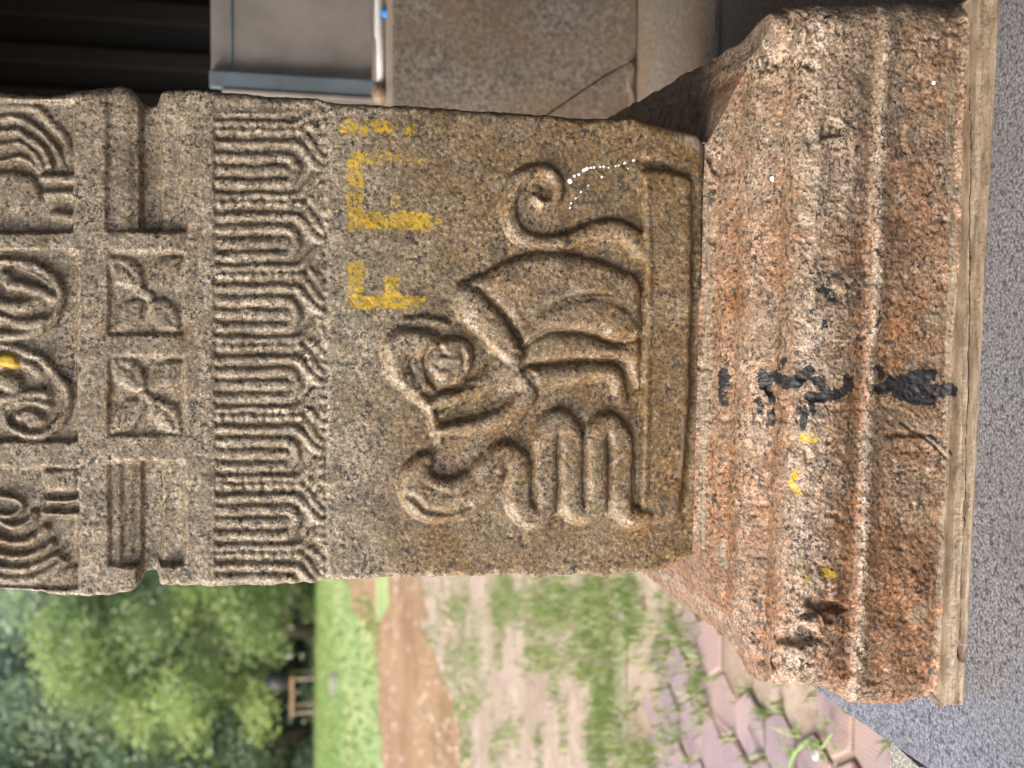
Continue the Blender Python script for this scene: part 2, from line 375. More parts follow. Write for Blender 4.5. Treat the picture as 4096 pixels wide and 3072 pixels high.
    for k, (P, lab) in enumerate(((TC([(-200, 330), (-60, 260), (80, 245), (230, 270), (340, 340), (400, 450), (380, 560), (320, 650), (180, 730), (0, 740), (-150, 720)]), 'upper leafy medallion farther from the garden'),
                                  (TC([(-200, 800), (0, 800), (140, 840), (260, 890), (350, 980), (430, 1090), (440, 1200), (400, 1300), (280, 1390), (150, 1390), (50, 1330), (20, 1240), (90, 1180), (210, 1170), (310, 1200)]), 'scroll medallion with a dab of gold paint, nearer the garden'))):
        c.rope(P, 21, 9.5, -10, new('medallion', pc, lab))
    for P, r, h in ((TC([(20, 330), (60, 390), (160, 410), (260, 440), (340, 480)]), 24, 8), (TC([(120, 280), (240, 330), (330, 400)]), 13, 5), (TC([(-80, 480), (60, 540), (180, 530), (250, 500)]), 24, 8),
                    (TC([(100, 650), (200, 660), (280, 640)]), 26, 7), (TC([(-60, 600), (20, 620)]), 20, 6), (TC([(130, 1270), (200, 1260), (260, 1290), (200, 1310)]), 22, 8),
                    (TC([(-60, 960), (100, 900), (180, 930), (250, 970)]), 22, 7), (TC([(-80, 1040), (0, 1040), (90, 1060)]), 36, 8), (TC([(-60, 1160), (60, 1150), (200, 1120), (300, 1130)]), 20, 7)):
        c.rope(P, r * 1.15, h * 1.35, -10, new('leaf', pc))
    dab = new('gold_dab', pc, 'lump of gold paint on the medallion')
    c.slab(TC([(-120, 880), (0, 858), (60, 850), (110, 880), (140, 930), (100, 955), (20, 945), (-120, 955)]), 8, 18, -5, dab)
    # --- second register: corner recesses and two flower squares
    def recess(x, y): return -6 * sstep(418, 436, x) - 5 * sstep(500, 545, x) - 12 * sstep(552, 566, x) + 9 * sstep(626, 648, x) + 6 * sstep(690, 742, x)
    rc1 = new('corner_recess', None, 'stepped recess in the corner away from the garden')
    c.sink(420, 747, 300, 922, lambda x, y: recess(x, y) * (1 - .5 * sstep(560, 440, y) * (1 - sstep(552, 566, x) * (1 - sstep(626, 648, x)))), 12, rc1)
    rc2 = new('corner_recess', None, 'stepped recess in the corner next to the garden')
    c.sink(436, 738, 1850, 2262, lambda x, y: recess(x - 4, y) - 5 * sstep(476, 490, x) * (1 - sstep(556, 572, x)), 12, rc2)
    c.sink(556, 632, 2240, 2500, -22, 14, rc2)
    for (y0, y1, lab, pet) in ((1008, 1335, 'worn flower square farther from the garden', [((95, 110), (330, 330)), ((640, 110), (420, 330)), ((110, 700), (330, 470)), ((640, 690), (430, 480))]),
                               (1428, 1738, 'sharper flower square nearer the garden', [((110, 960), (360, 1170)), ((660, 980), (440, 1180)), ((110, 1540), (350, 1290)), ((680, 1560), (430, 1300))])):
        fp = new('flower_square', None, lab); c.sink(437, 732, y0, y1, -6.5, 16, fp); cy = (y0 + y1) / 2
        for i, (p, q) in enumerate(pet):
            (x0, ya), (x1, yb) = TF([p, q]); mx, my = (x0 + x1) / 2, (ya + yb) / 2
            pid = new('petal', fp); c.rope([(x0, ya), (mx, my), (x1, yb)], [12, 60 if i in (0, 3) else 52, 18], 6.0, -6.5, pid)
            if i in (0, 3): c.groove([(x0 + (x1 - x0) * .2, ya + (yb - ya) * .2), (mx + 8, my - 8), (x0 + (x1 - x0) * .85, ya + (yb - ya) * .85)], 15, 2.4)
        c.rope([(575, cy - 6), (590, cy + 6)], 24, 7, -6.5, new('boss', fp))
    # --- tassel frieze
    fr = new('tassel_frieze', None, 'frieze of hanging tassels and bead strings')
    c.sink(862, 1308, 200, 2600, lambda x, y: -6.5 + 2.5 * sstep(1180, 1290, x), 12, fr)
    rows = [(240, .96), (522, 1.0), (814, 1.0), (1103, 1.0), (1389, .98), (1669, .96), (1943, .96), (2220, .96)]
    for ri, (y0, k) in enumerate(rows):
        D = (rows[ri + 1][0] - y0) if ri + 1 < len(rows) else 272; g = D / 274.0
        j = lambda s=2.5: random.uniform(-s, s)
        if y0 > 400:
            for i in range(9):
                bx = 882 + 39.5 * i + j(3)
                if bx < 1205: c.rope([(bx - 4, y0 + j(3)), (bx + 4, y0 + j(3))], 18.5 + j(1.5), 6.6 + j(.8), -6.5, new('bead', fr), 1.4)
        F = lambda L: [(x, y0 + dy * g + (j(2) if 900 < x else 0)) for x, dy in L]
        c.rope(F([(864, 50), (1010, 49), (1150, 47), (1192, 54), (1226, 86), (1256, 122), (1284, 140), (1310, 140)]), 19.5, 6.3, -6.5, new('tassel_cord', fr))
        c.rope(F([(864, 98), (1010, 98), (1138, 97), (1172, 112), (1186, 146), (1172, 180), (1138, 196), (1000, 197), (864, 197)]), 22, 6.0, -6.5, new('tassel_cord', fr))
        c.rope(F([(864, 147), (1000, 147), (1146, 147)]), 23, 5.4, -6.5, new('tassel_cord', fr))
        c.rope(F([(864, 243), (1020, 243), (1188, 242), (1226, 216), (1262, 176), (1308, 164)]), 17.5, 6.0, -6.5, new('tassel_cord', fr))
        c.rope(F([(1232, 26), (1258, 72), (1292, 104)]), [13, 16, 12], 3.4, -4.5, new('tassel_cord', fr))
        for bx, dy, r in ((1262, -4, 16), (1293, -22, 14), (1292, 30, 15), (1296, 66, 12), (1286, 205, 15), (1240, 255, 13), (1300, 236, 12)):
            c.rope([(bx + j(5), y0 + dy * g + j(5)), (bx + j(5) + 6, y0 + dy * g + j(6))], r, 4.2 + j(.8), -4.5, new('bead', fr))
    c.sink(858, 1312, 200, 452, lambda x, y: -1.5 - 2.0 * np.sin((y - 395) / 26.0) ** 2, 40)       # worn away at the outer edge
    c.groove([(1310, 380), (1312, 900), (1310, 1500), (1306, 2360)], 7, 1.6); c.groove([(860, 340), (858, 1200), (850, 1800), (846, 2360)], 7, 1.6)
    # --- main panel: crouching flute player, cobra, curling tail, ledge
    ledge = new('ledge', None, 'raised ledge the figures rest on')
    c.slab([(2566, 690), (2600, 676), (2700, 690), (2752, 722), (2764, 800), (2760, 1300), (2745, 1700), (2722, 2020), (2700, 2066), (2640, 2088), (2580, 2090), (2556, 2050), (2560, 1700), (2566, 1300), (2568, 900)], 11, 26, 0, ledge)
    c.rope([(2576, 700), (2584, 1000), (2580, 1500), (2570, 2000)], 16, 3.5, 9.5, ledge)
    c.groove([(2562, 640), (2640, 650), (2735, 690), (2778, 740), (2782, 1000), (2776, 1500), (2756, 1900), (2738, 2060)], 22, 4)
    tail = new('curling_tail', None, 'curling tail rising behind the crouching figure')
    c.rope(T5([(1790, 850), (1710, 770), (1620, 735), (1500, 760), (1380, 800), (1250, 806), (1140, 770), (1090, 690), (1088, 590), (1120, 490), (1200, 440), (1290, 445), (1338, 510), (1325, 585), (1265, 610), (1218, 570)]), [48, 46, 42, 39, 37, 35, 35, 34, 33, 31, 30, 29, 28, 26, 22, 14], 11, 0, tail)
    c.groove(T5([(1765, 745), (1650, 678), (1500, 690), (1400, 738), (1280, 758), (1175, 735), (1145, 640), (1140, 560)]), 15, 4.5)
    c.groove(T5([(1180, 560), (1190, 500), (1240, 500), (1280, 545), (1240, 575)]), 11, 4)
    c.groove(T5([(1360, 450), (1375, 530), (1340, 620)]), 10, 3)
    cob = new('cobra', None, 'cobra rearing from three tight coils')
    c.slab(T1([(1150, 1010), (1220, 940), (1350, 940), (1425, 1010), (1500, 950), (1620, 950), (1690, 1020), (1690, 1430), (1425, 1440), (1150, 1430)]), 7.5, 20, 0, cob)
    c.rope(T1([(930, 1160), (1000, 1130), (1060, 1180), (1065, 1300), (1068, 1400), (1140, 1472), (1212, 1400), (1214, 1200), (1216, 1020), (1285, 942), (1352, 1020), (1354, 1200), (1356, 1390), (1425, 1450), (1492, 1390), (1494, 1200), (1494, 1020), (1560, 962), (1626, 1030), (1630, 1200), (1632, 1400), (1695, 1475), (1770, 1470)]),
           [52, 56, 54, 53, 53, 53, 52, 52, 53, 53, 52, 52, 51, 51, 50, 50, 50, 50, 49, 49, 49, 44, 34], 14.5, 0, cob, 1.35)
    c.slab(T1([(560, 1112), (600, 1130), (590, 1180), (604, 1235), (680, 1252), (770, 1212), (860, 1128), (950, 1084), (1010, 1100), (1000, 1250), (960, 1330), (880, 1420), (760, 1488), (620, 1508), (520, 1488), (450, 1430), (410, 1350), (403, 1250), (440, 1175), (510, 1125)]), 14, 36, 0, cob, True, 2)
    c.groove(T1([(455, 1355), (500, 1375), (560, 1425), (680, 1446), (790, 1405)]), 19, 6); c.groove(T1([(550, 1290), (640, 1330), (740, 1335), (830, 1280)]), 16, 2.2); c.groove(T1([(1000, 1200), (985, 1260), (960, 1320)]), 13, 3)
    c.groove(T1([(560, 1180), (590, 1220), (620, 1245)]), 12, 4); c.rope(T1([(470, 1255), (500, 1240)]), 24, 2.5, 12, cob)
    for P in ([(1145, 1150), (1146, 1420)], [(1284, 1010), (1284, 1440)], [(1424, 930), (1424, 1430)], [(1560, 1010), (1562, 1440)], [(1692, 960), (1694, 1440)]): c.groove(T1(P), 9, 6.0, False)
    fig = new('crouching_figure', None, 'crouching figure in a turban playing a flute to the cobra')
    c.slab(T1([(735, 190), (790, 160), (870, 130), (1000, 62), (1120, 24), (1230, 12), (1350, 22), (1480, 52), (1600, 92), (1680, 128), (1735, 185), (1746, 300), (1742, 480), (1600, 510), (1500, 470), (1300, 450), (1100, 500), (1050, 440), (960, 330), (850, 230)]), 13, 46, 0, fig, True, 3)
    c.slab(T1([(1100, 570), (1130, 505), (1220, 455), (1350, 448), (1500, 490), (1600, 515), (1740, 500), (1748, 700), (1720, 770), (1690, 700), (1640, 622), (1560, 606), (1400, 610), (1200, 622), (1092, 632)]), 11, 46, 0, fig)
    c.slab(T1([(1078, 490), (1090, 420), (1150, 350), (1250, 285), (1400, 245), (1540, 255), (1660, 310), (1738, 420), (1732, 480), (1650, 508), (1560, 502), (1480, 465), (1350, 442), (1220, 455), (1130, 505), (1090, 535)]), 19, 46, 0, fig, True, 2)
    c.slab(T1([(1100, 650), (1200, 634), (1400, 622), (1550, 622), (1625, 650), (1655, 740), (1610, 790), (1565, 722), (1400, 735), (1200, 772), (1150, 745)]), 11.5, 46, 0, fig)
    c.rope(T1([(1610, 720), (1630, 800), (1650, 870), (1690, 860), (1735, 790)]), [26, 30, 34, 28, 20], 6.5, 0, fig)
    c.slab(T6([(1400, 560), (1560, 620), (1680, 560), (1730, 700), (1670, 770), (1750, 870), (1830, 1000), (1560, 1000), (1450, 980), (1250, 900), (1180, 880), (1290, 700)]), 9, 30, 0, fig)
    c.slab(T6([(940, -130), (1080, -200), (1200, -130), (1340, 10), (1500, 220), (1690, 530), (1600, 650), (1400, 570), (1180, 390), (980, 190), (910, 20)]), 17, 44, 0, fig, True, 2)
    c.rope(T6([(1060, 120), (1150, 220), (1290, 350), (1430, 500), (1560, 640)]), [40, 46, 46, 44, 38], 17, 0, fig)
    c.rope(T6([(1560, 720), (1400, 810), (1220, 950), (1000, 1040), (820, 1090), (660, 1160)]), [36, 40, 40, 34, 28, 20], 12.5, 0, fig)
    c.rope(T6([(1700, 860), (1740, 1020), (1620, 1190), (1430, 1320), (1180, 1390), (950, 1410), (770, 1450)]), [34, 42, 44, 40, 34, 30, 24], 13, 0, fig)
    c.rope(T6([(800, 1270), (890, 1190), (1000, 1150)]), 14, 7, 0, fig)
    c.slab(T6([(790, 420), (950, 400), (1080, 455), (1145, 580), (1140, 710), (1060, 860), (920, 945), (760, 930), (660, 830), (600, 740), (600, 600), (700, 500)]), 15, 34, 0, fig, True, 2)
    c.slab(T6([(140, 560), (200, 390), (430, 290), (760, 390), (950, 395), (1140, 560), (1140, 720), (1050, 870), (900, 950), (700, 1010), (500, 1015), (250, 920)]), 6, 40, 0, fig)
    tur = new('turban', fig, 'rounded turban of the flute player')
    c.slab(T6([(130, 580), (170, 430), (270, 320), (430, 285), (600, 320), (740, 410), (760, 540), (620, 600), (440, 640), (430, 800), (520, 1010), (380, 1020), (230, 910), (150, 740)]), 15.5, 42, 0, tur, True, 2)
    c.slab(T6([(400, 620), (620, 560), (680, 700), (660, 820), (720, 930), (600, 1010), (470, 960), (400, 800)]), 9, 40, 0, tur)
    c.rope(T6([(330, 560), (330, 750), (420, 900), (500, 980)]), [34, 36, 30, 22], 3, 10, tur)
    c.rope(T6([(420, 230), (560, 220), (700, 235), (830, 270)]), [22, 28, 28, 20], 6.5, 0, tur)
    c.rope(T6([(760, 640), (860, 655), (950, 665)]), [12, 17, 20], 4.5, 13.5, fig); c.rope(T6([(800, 510), (820, 540)]), 17, 3.5, 14, fig); c.rope(T6([(810, 790), (830, 810)]), 17, 3.5, 14, fig); c.rope(T6([(1050, 600), (1065, 670), (1045, 740)]), 14, 3, 14, fig)
    flu = new('flute', fig, 'flute held to the mouth')
    c.rope(T6([(470, 1030), (600, 1110), (680, 1250), (715, 1400), (760, 1560)]), [26, 24, 22, 22, 16], 8, 0, flu)
    for P, r, d in ((T6([(790, 420), (950, 395), (1085, 450), (1140, 560), (1152, 700), (1070, 870)]), 13, 5), (T6([(750, 470), (775, 540), (785, 605), (830, 600)]), 11, 4), (T6([(690, 690), (760, 740), (830, 745)]), 10, 3.5), (T6([(1000, 570), (1030, 670), (1005, 770)]), 11, 6), (T6([(700, 440), (640, 560), (610, 700), (650, 850), (730, 950)]), 14, 7),
                    (T6([(420, 640), (440, 790), (520, 960)]), 12, 3), (T6([(640, 870), (760, 985), (960, 970), (1150, 930)]), 15, 5.5), (T6([(850, 1270), (1000, 1220), (1200, 1230), (1320, 1150), (1480, 1040)]), 20, 3),
                    (T6([(1330, 20), (1500, 220), (1690, 530)]), 15, 6), (T6([(1660, 760), (1760, 900), (1860, 1030)]), 12, 5), (T6([(400, 170), (600, 165), (830, 190), (850, 240)]), 11, 4.5), (T6([(210, 370), (330, 290), (480, 285)]), 12, 4),
                    (T6([(720, 1380), (850, 1350), (1000, 1370)]), 9, 3.5), (T6([(560, 600), (500, 680), (560, 760), (660, 840)]), 9, 2.5), (T6([(960, 490), (1040, 500)]), 10, 3), (T6([(930, 800), (990, 790)]), 9, 1.4),
                    (T1([(1090, 420), (1180, 330), (1300, 265), (1420, 235), (1560, 245)]), 13, 3.5), (T1([(1110, 530), (1200, 455), (1330, 440), (1470, 470), (1580, 510), (1650, 512)]), 11, 4), (T1([(1100, 640), (1300, 615), (1560, 612), (1640, 650)]), 11, 5),
                    (T1([(1050, 390), (1090, 350), (1110, 330)]), 9, 2), (T1([(1080, 360), (1060, 300)]), 8, 2), (T1([(1742, 180), (1752, 320), (1752, 480)]), 11, 4),
                    (T1([(740, 175), (870, 118), (1000, 48), (1120, 8), (1230, -4), (1350, 6), (1480, 36), (1600, 78), (1700, 128)]), 14, 3.5)):
        c.groove(P, r, d)
    # painted letters: pieces of the face that carry the worn yellow paint
    ye = np.zeros_like(X); letters = []
    def letter(lab, polys, faint=()):
        m = np.zeros_like(X)
        for P, s in polys: m = np.maximum(m, s * c.mask(P, 11))
        for P, s in faint: m = np.maximum(m, s * c.mask(P, 16))
        pid = new('painted_letter', None, lab); c.ID[(m > .5) & (c.ID == 0)] = pid; np.maximum(ye, m, out=ye)
    letter('worn yellow painted letter F', [([(1388, 1040), (1458, 1040), (1460, 1180), (1455, 1236), (1392, 1236)], .9), ([(1440, 1186), (1600, 1170), (1712, 1192), (1712, 1222), (1650, 1238), (1440, 1238)], .95), ([(1530, 1108), (1560, 1098), (1594, 1104), (1602, 1170), (1590, 1190), (1540, 1186)], .9), ([(1458, 1075), (1482, 1078), (1474, 1100), (1462, 1150)], .8)])
    letter('worn yellow painted letter with two legs and a hooked foot', [([(1384, 640), (1405, 606), (1450, 610), (1452, 700), (1455, 860), (1450, 918), (1392, 918), (1382, 780)], .82), ([(1400, 845), (1500, 840), (1552, 856), (1560, 915), (1500, 922), (1400, 916)], .9), ([(1552, 860), (1620, 838), (1690, 846), (1768, 880), (1766, 905), (1738, 900), (1720, 878), (1735, 920), (1690, 926), (1560, 918)], .95), ([(1400, 602), (1480, 596), (1560, 600), (1600, 616), (1560, 630), (1460, 640), (1420, 660)], .74)],
           [([(1440, 610), (1640, 605), (1700, 640), (1690, 670), (1600, 660), (1450, 680)], .56), ([(1560, 770), (1610, 770), (1620, 840), (1540, 850)], .48)])
    letter('worn yellow painted upright stroke nearest the dark interior', [([(1352, 490), (1392, 474), (1480, 470), (1490, 500), (1470, 545), (1400, 556), (1360, 540)], .74), ([(1470, 478), (1560, 480), (1590, 515), (1570, 535), (1500, 530)], .95), ([(1618, 505), (1660, 500), (1668, 525), (1655, 546), (1615, 538)], .95)])
    ye *= .80; ye[c.ID == dab] = 1.6
    # cement smears at the foot, white drips, staining
    ce = np.zeros_like(X); S = lambda P, r, k=1.0: np.maximum(ce, k * c.stroke(P, r), out=ce)
    S([(2730, 540), (2790, 560), (2830, 600), (2850, 700)], 42); S([(2764, 740), (2772, 800)], 12, .9); S([(2766, 870), (2768, 960)], 11, .9); S([(2836, 700), (2840, 1100), (2830, 1500), (2819, 1900), (2816, 2160)], 13, .85)
    S([(2800, 1570), (2830, 1600), (2812, 1650)], 22); S([(2815, 1820), (2800, 1900)], 24); S([(2716, 1660), (2722, 1780), (2706, 1890)], 10, .9); S([(1970, 740), (1990, 750)], 26, .7); S([(2040, 720), (1985, 735)], 12, .8)
    wh = np.zeros_like(X)
    for (x, y), r in list(zip(T5([(1405, 490), (1430, 458), (1455, 450), (1478, 432), (1492, 424), (1512, 418), (1528, 416), (1562, 413), (1582, 411), (1606, 418), (1640, 406), (1655, 403), (1690, 392), (1710, 420), (1736, 381)]), [11, 7, 6, 8, 8, 6, 6, 5, 5, 4, 4, 5, 6, 3.5, 6])) + [((2405, 705), 3.6), ((2352, 742), 3.8), ((2322, 768), 3.6), ((2300, 795), 3.8), ((2282, 812), 4.2), ((2278, 830), 4)]:
        wh = np.maximum(wh, c.stroke([(x, y)], max(r, 4.2), .3))
    ru = .08 + .58 * sstep(1320, 1750, X) + .24 * sstep(2200, 2700, X) + .35 * sstep(2735, 2800, X) + .16 * fbm(X, Y, 300, 3, 60)
    ru += .26 * np.clip(fbm(X, Y, 110, 2, 66), 0, 1) * (X < 800)
    pa = .10 * np.ones_like(X)
    pa += .42 * np.clip(c.H / 13.0, 0, 1) * (X > 1320) * (X < 2540) * .55 + .22 * sstep(1310, 1200, X) * sstep(-7, 0, c.H)      # rubbed crests
    bl = np.zeros_like(X)
    # five centuries of hands and weather: lower, softer relief
    c.H *= .72
    def worn(M, k):
        for ax in (0, 1):
            for _ in range(k):
                q = np.pad(M, [(1, 1) if a == ax else (0, 0) for a in (0, 1)], 'edge'); M = .25 * (q[:-2] if ax == 0 else q[:, :-2]) + .5 * M + .25 * (q[2:] if ax == 0 else q[:, 2:])
        return M
    c.H += .55 * fbm(X, Y, 22, 2, 58) * (X > 866) * (X < 1304)
    sm = worn(c.H, 5); kx = sstep(1280, 1340, X) * .15 + .30; c.H = worn(c.H, 2) * (1 - kx) + sm * kx
    # stone roughness
    H = c.H + .26 * fbm(X, Y, 34, 3, 11) + .20 * fbm(X, Y, 12, 2, 21) + 1.1 * fbm(X, Y, 150, 2, 71)
    H += -.5 * np.clip(fbm(X, Y, 24, 2, 81) - .6, 0, 1) * 2                                                             # pits
    e = np.minimum(A - aL[:, None], aR[:, None] - A) * 1000                                                              # mm from the arris
    rr = 7 + 4 * fbm(X, Y, 90, 2, 91); q = np.clip(1 - e / rr, 0, 1); H -= rr * (1 - np.sqrt(np.clip(1 - q * q, 0, 1)))
    low = sstep(2790, 2862, X + 8 * fbm(X, Y, 60, 2, 95)); H -= 9 * low
    Pf = W(A, -H / 1000, Z)
    # returns of the shaft, rough hewn
    depth = .43; sd_ = (np.arange(1, ns + 1) / ns) ** 1.4 * depth
    def side(a, d0, sgn, seed):
        dd = d0[:, None] + sd_[None, :]; zz = np.broadcast_to(z[:, None], dd.shape)
        return W(a[:, None] + sgn * (-.002 + .003 * fbm(dd * 4000, zz * 4000, 90, 3, seed)) - sgn * .004, dd, zz)
    d_r = -H[:, 0] / 1000; d_l = -H[:, -1] / 1000
    P = np.concatenate([side(aR, d_r, 1, 101)[:, ::-1], Pf, side(aL, d_l, -1, 111)], 1)
    pad = lambda M, v=None: np.concatenate([np.repeat(M[:, :1] if v is None else np.full((nr, 1), v), ns, 1), M, np.repeat(M[:, -1:] if v is None else np.full((nr, 1), v), ns, 1)], 1)
    ID = pad(c.ID, 0); at = {'rust': pad(ru), 'pale': pad(pa), 'cement': pad(ce, 0.), 'yellow': pad(ye, 0.), 'black': pad(bl), 'white': pad(wh, 0.)}
    N = grid_normals(P)
    if (N[nr // 2, nf // 2] @ E2) > 0: N = -N; P = P[:, ::-1]; N = N[:, ::-1]; ID = ID[:, ::-1]; at = {k: v[:, ::-1] for k, v in at.items()}
    split_grid(P, N, ID, at, T, root, M_SHAFT)
    # back of the shaft
    k0 = P[::40, 0]; k1 = P[::40, -1]; V = np.concatenate([k0, k1]); n = len(k0)
    link('back_face', mesh_np('back_face', V, [(i, i + 1, n + i + 1, n + i) for i in range(n - 1)]), M_SHAFT, root)
    return root
build_pillar()

# ================================================================== THE BASE
BASE_PROFILE = [(2790, 4), (2815, 8), (2840, 12), (2860, 18), (2880, 26), (2900, 31), (2930, 37), (2955, 48), (2990, 60), (3030, 69), (3060, 73), (3095, 79), (3125, 92), (3165, 103), (3240, 110), (3330, 112), (3385, 111), (3410, 108), (3430, 106), (3450, 106), (3466, 110), (3485, 112), (3503, 111), (3520, 108), (3545, 106), (3650, 105), (3780, 106), (3808, 109), (3824, 117), (3840, 123), (3880, 130), (3900, 136), (3925, 140)]
SIL_L = [(2760, 2200), (2800, 2216), (2850, 2330), (2930, 2470), (2976, 2555), (3005, 2613), (3030, 2690), (3048, 2738), (3077, 2757), (3150, 2764), (3200, 2762), (3300, 2772), (3380, 2806), (3438, 2838), (3520, 2840), (3600, 2832), (3700, 2822), (3770, 2812), (3800, 2816), (3850, 2818), (3920, 2822)]
SIL_R = [(2760, 560), (2830, 570), (2860, 520), (2930, 380), (2970, 300), (3005, 226), (3040, 180), (3058, 130), (3077, 56), (3110, 26), (3150, 14), (3300, 6), (3500, -2), (3700, -6), (3850, -10), (3930, -16), (4100, -20)]
def build_base():
    root = empty('pillar_base', W(.02, .2, 0).tolist())
    tag(root, 'rust stained moulded granite base with black grease smears under the pillar', 'pillar base', None, 'thing')
    bp = np.array(BASE_PROFILE, float)
    nr, nf, ns = 260, 620, 44
    xs = np.linspace(2790, 3922, nr); o = np.interp(xs, bp[:, 0], bp[:, 1]) / 1000
    o = np.convolve(np.pad(o, 2, 'edge'), [.1, .2, .4, .2, .1], 'valid')
    _, z = on_face(xs, xs * 0 + 1536, -o); z[-1] = -.004
    def sil(S):
        s = np.array(S, float); X = np.arange(s[0, 0], s[-1, 0], 5.0); Y = np.interp(X, s[:, 0], s[:, 1])
        Y = Y + 5 * fbm(X, X * 0 + 50, 60, 3, 7) + 2.5 * fbm(X, X * 0 + 9, 18, 2, 8)
        sl = .0146 - .0646 * (X - 300) / 3600; xc = X + sl * (1536 - Y); oo = np.interp(xc, xs, o)
        a, zz = on_face(X, Y, -oo); k = np.argsort(zz); return np.interp(z, zz[k], a[k])
    aR, aL = sil(SIL_R), sil(SIL_L)
    t = np.linspace(0, 1, nf); A = aR[:, None] * (1 - t) + aL[:, None] * t; Z = np.broadcast_to(z[:, None], A.shape)
    D0 = np.broadcast_to(-o[:, None], A.shape); X, Y = to_image_px(W(A, D0, Z)); XC = np.broadcast_to(xs[:, None], A.shape)
    c = Carver(X, Y)
    T = {0: ('block', None, 'plain lower block of the base')}
    def band(k, name, x0, x1, lab=None):
        T[k] = (name, None, lab); c.ID[(XC >= x0) & (XC < x1)] = k
    band(1, 'upper_slope', 2790, 3034, 'sloping top moulding of the base'); band(2, 'groove', 3034, 3120); band(3, 'roll_moulding', 3120, 3402, 'broad rounded moulding smeared with black grease')
    band(4, 'groove', 3402, 3460); band(5, 'fillet', 3460, 3518); band(0, 'block', 3518, 3812); band(6, 'mortar_skirt', 3812, 4000, 'pale cracked mortar skirting at the floor')
    T[0] = ('block', None, 'plain lower block of the base')
    H = np.zeros_like(X)
    hard = 1 - sstep(3806, 3818, XC)
    H += hard * (1.2 * fbm(X, Y, 70, 3, 12) + .45 * fbm(X, Y, 18, 3, 22) + 2.6 * fbm(X, Y, 210, 2, 33) + .45 * fbm(X, Y, 10, 2, 27))
    H -= hard * 1.6 * np.clip(fbm(X, Y, 42, 2, 83) - .5, 0, 1) * 2
    H += (1 - hard) * (1.0 * fbm(X, Y, 90, 3, 13) + .9 * vnoise(X / 5.0, Y / 260.0, 14) + .5 * fbm(X, Y, 14, 2, 15))
    # hollows and chips
    for x, y, rx, ry, d in ((3292, 2420, 100, 52, 9), (3185, 2535, 92, 54, 9), (3330, 2450, 40, 60, 5), (3110, 2640, 40, 40, 8), (3120, 1640, 28, 60, 9), (3090, 1560, 30, 30, 6), (3860, 2610, 30, 34, 8), (3160, 260, 120, 40, 7), (2890, 640, 60, 90, 6), (3330, 520, 60, 50, 6), (3640, 1740, 120, 18, 4)):
        q = ((X - x) / rx) ** 2 + ((Y - y) / ry) ** 2 + .6 * fbm(X, Y, 40, 2, 45); H -= d * sstep(0, 1, np.clip(1 - q, 0, 1))
    for x, y, rx, ry, d in ((3130, 130, 95, 105, 10), (3230, 2480, 50, 22, 7), (3240, 700, 90, 200, 4), (3060, 2700, 50, 60, 6)):
        q = ((X - x) / rx) ** 2 + ((Y - y) / ry) ** 2; H += d * np.clip(1 - q, 0, 1) ** .7
    H[XC > 3905] *= .3
    # crack along the foot of the skirting
    c.H = H; c.groove([(3892, 300), (3884, 1200), (3866, 2000), (3850, 2450), (3838, 2640)], 7, 6); c.groove([(3610, 1690), (3650, 1720), (3720, 1760), (3790, 1840)], 8, 3); H = c.H
    e = np.minimum(A - aL[:, None], aR[:, None] - A) * 1000; rr = (22 + 9 * fbm(X, Y, 120, 2, 92)) * sstep(2990, 3090, XC) + .01; q = np.clip(1 - e / rr, 0, 1); H = H - rr * (1 - np.sqrt(np.clip(1 - q * q, 0, 1))) * hard
    Pf = W(A, D0 - H / 1000, Z)
    # stains
    ru = .46 + .36 * fbm(X, Y, 200, 3, 61); ru += .30 * np.exp(-((XC - 2915) / 26) ** 2) + .12 * np.exp(-((XC - 3075) / 30) ** 2) + .28 * np.exp(-((XC - 3432) / 26) ** 2) + .18 * sstep(3515, 3540, XC)
    ru -= .38 * np.exp(-((XC - 3250) / 90) ** 2) + .42 * np.exp(-((XC - 3488) / 20) ** 2) + .34 * sstep(950, 500, Y) + .16 * np.exp(-((XC - 2985) / 26) ** 2)
    ru += .22 * sstep(1700, 2300, Y); ru[c.ID == 6] = -.4
    pa = .15 + .38 * np.exp(-((XC - 3250) / 85) ** 2) + .50 * np.exp(-((XC - 3488) / 18) ** 2) + .30 * np.exp(-((XC - 2990) / 28) ** 2) + .30 * np.exp(-(((X - 3260) / 70) ** 2 + ((Y - 1330) / 90) ** 2))
    pa -= .3 * sstep(3530, 3560, XC) * sstep(1000, 1500, Y); pa[c.ID == 6] = -1
    bl = np.zeros_like(X); K = lambda P, r, k=1.0: np.maximum(bl, 1.12 * k * c.stroke(T7(P), r * 1.15, .8), out=bl)
    K([(548, 680), (548, 760)], 24, 1.05); K([(540, 780), (545, 850)], 22, .7); K([(560, 690), (560, 850)], 16, .7); K([(770, 700), (790, 745)], 32); K([(880, 610), (860, 650)], 20, .75); K([(830, 700), (900, 730), (960, 715), (1030, 670)], 26, 1.05); K([(1020, 660), (1025, 700)], 16)
    K([(880, 745), (960, 740)], 20); K([(1060, 720), (1100, 770), (1110, 800)], 24, .85); K([(1010, 810), (1100, 820), (1200, 790), (1240, 740)], 22, 1.05); K([(1225, 710), (1240, 770)], 20); K([(1020, 830), (1040, 880)], 16, .8); K([(960, 890), (1040, 900)], 20, .75); K([(990, 910), (985, 980)], 18, .85)
    K([(735, 830), (745, 880)], 20, .8); K([(810, 800), (815, 900), (800, 960)], 26, .55); K([(1415, 650), (1430, 700)], 20, .8); K([(1420, 770), (1480, 770), (1560, 740)], 26); K([(1500, 740), (1600, 715), (1680, 700)], 40, 1.0); K([(1520, 790), (1620, 770), (1720, 780), (1806, 778)], 34, 1.1); K([(1540, 810), (1640, 830), (1710, 840)], 26, .85)
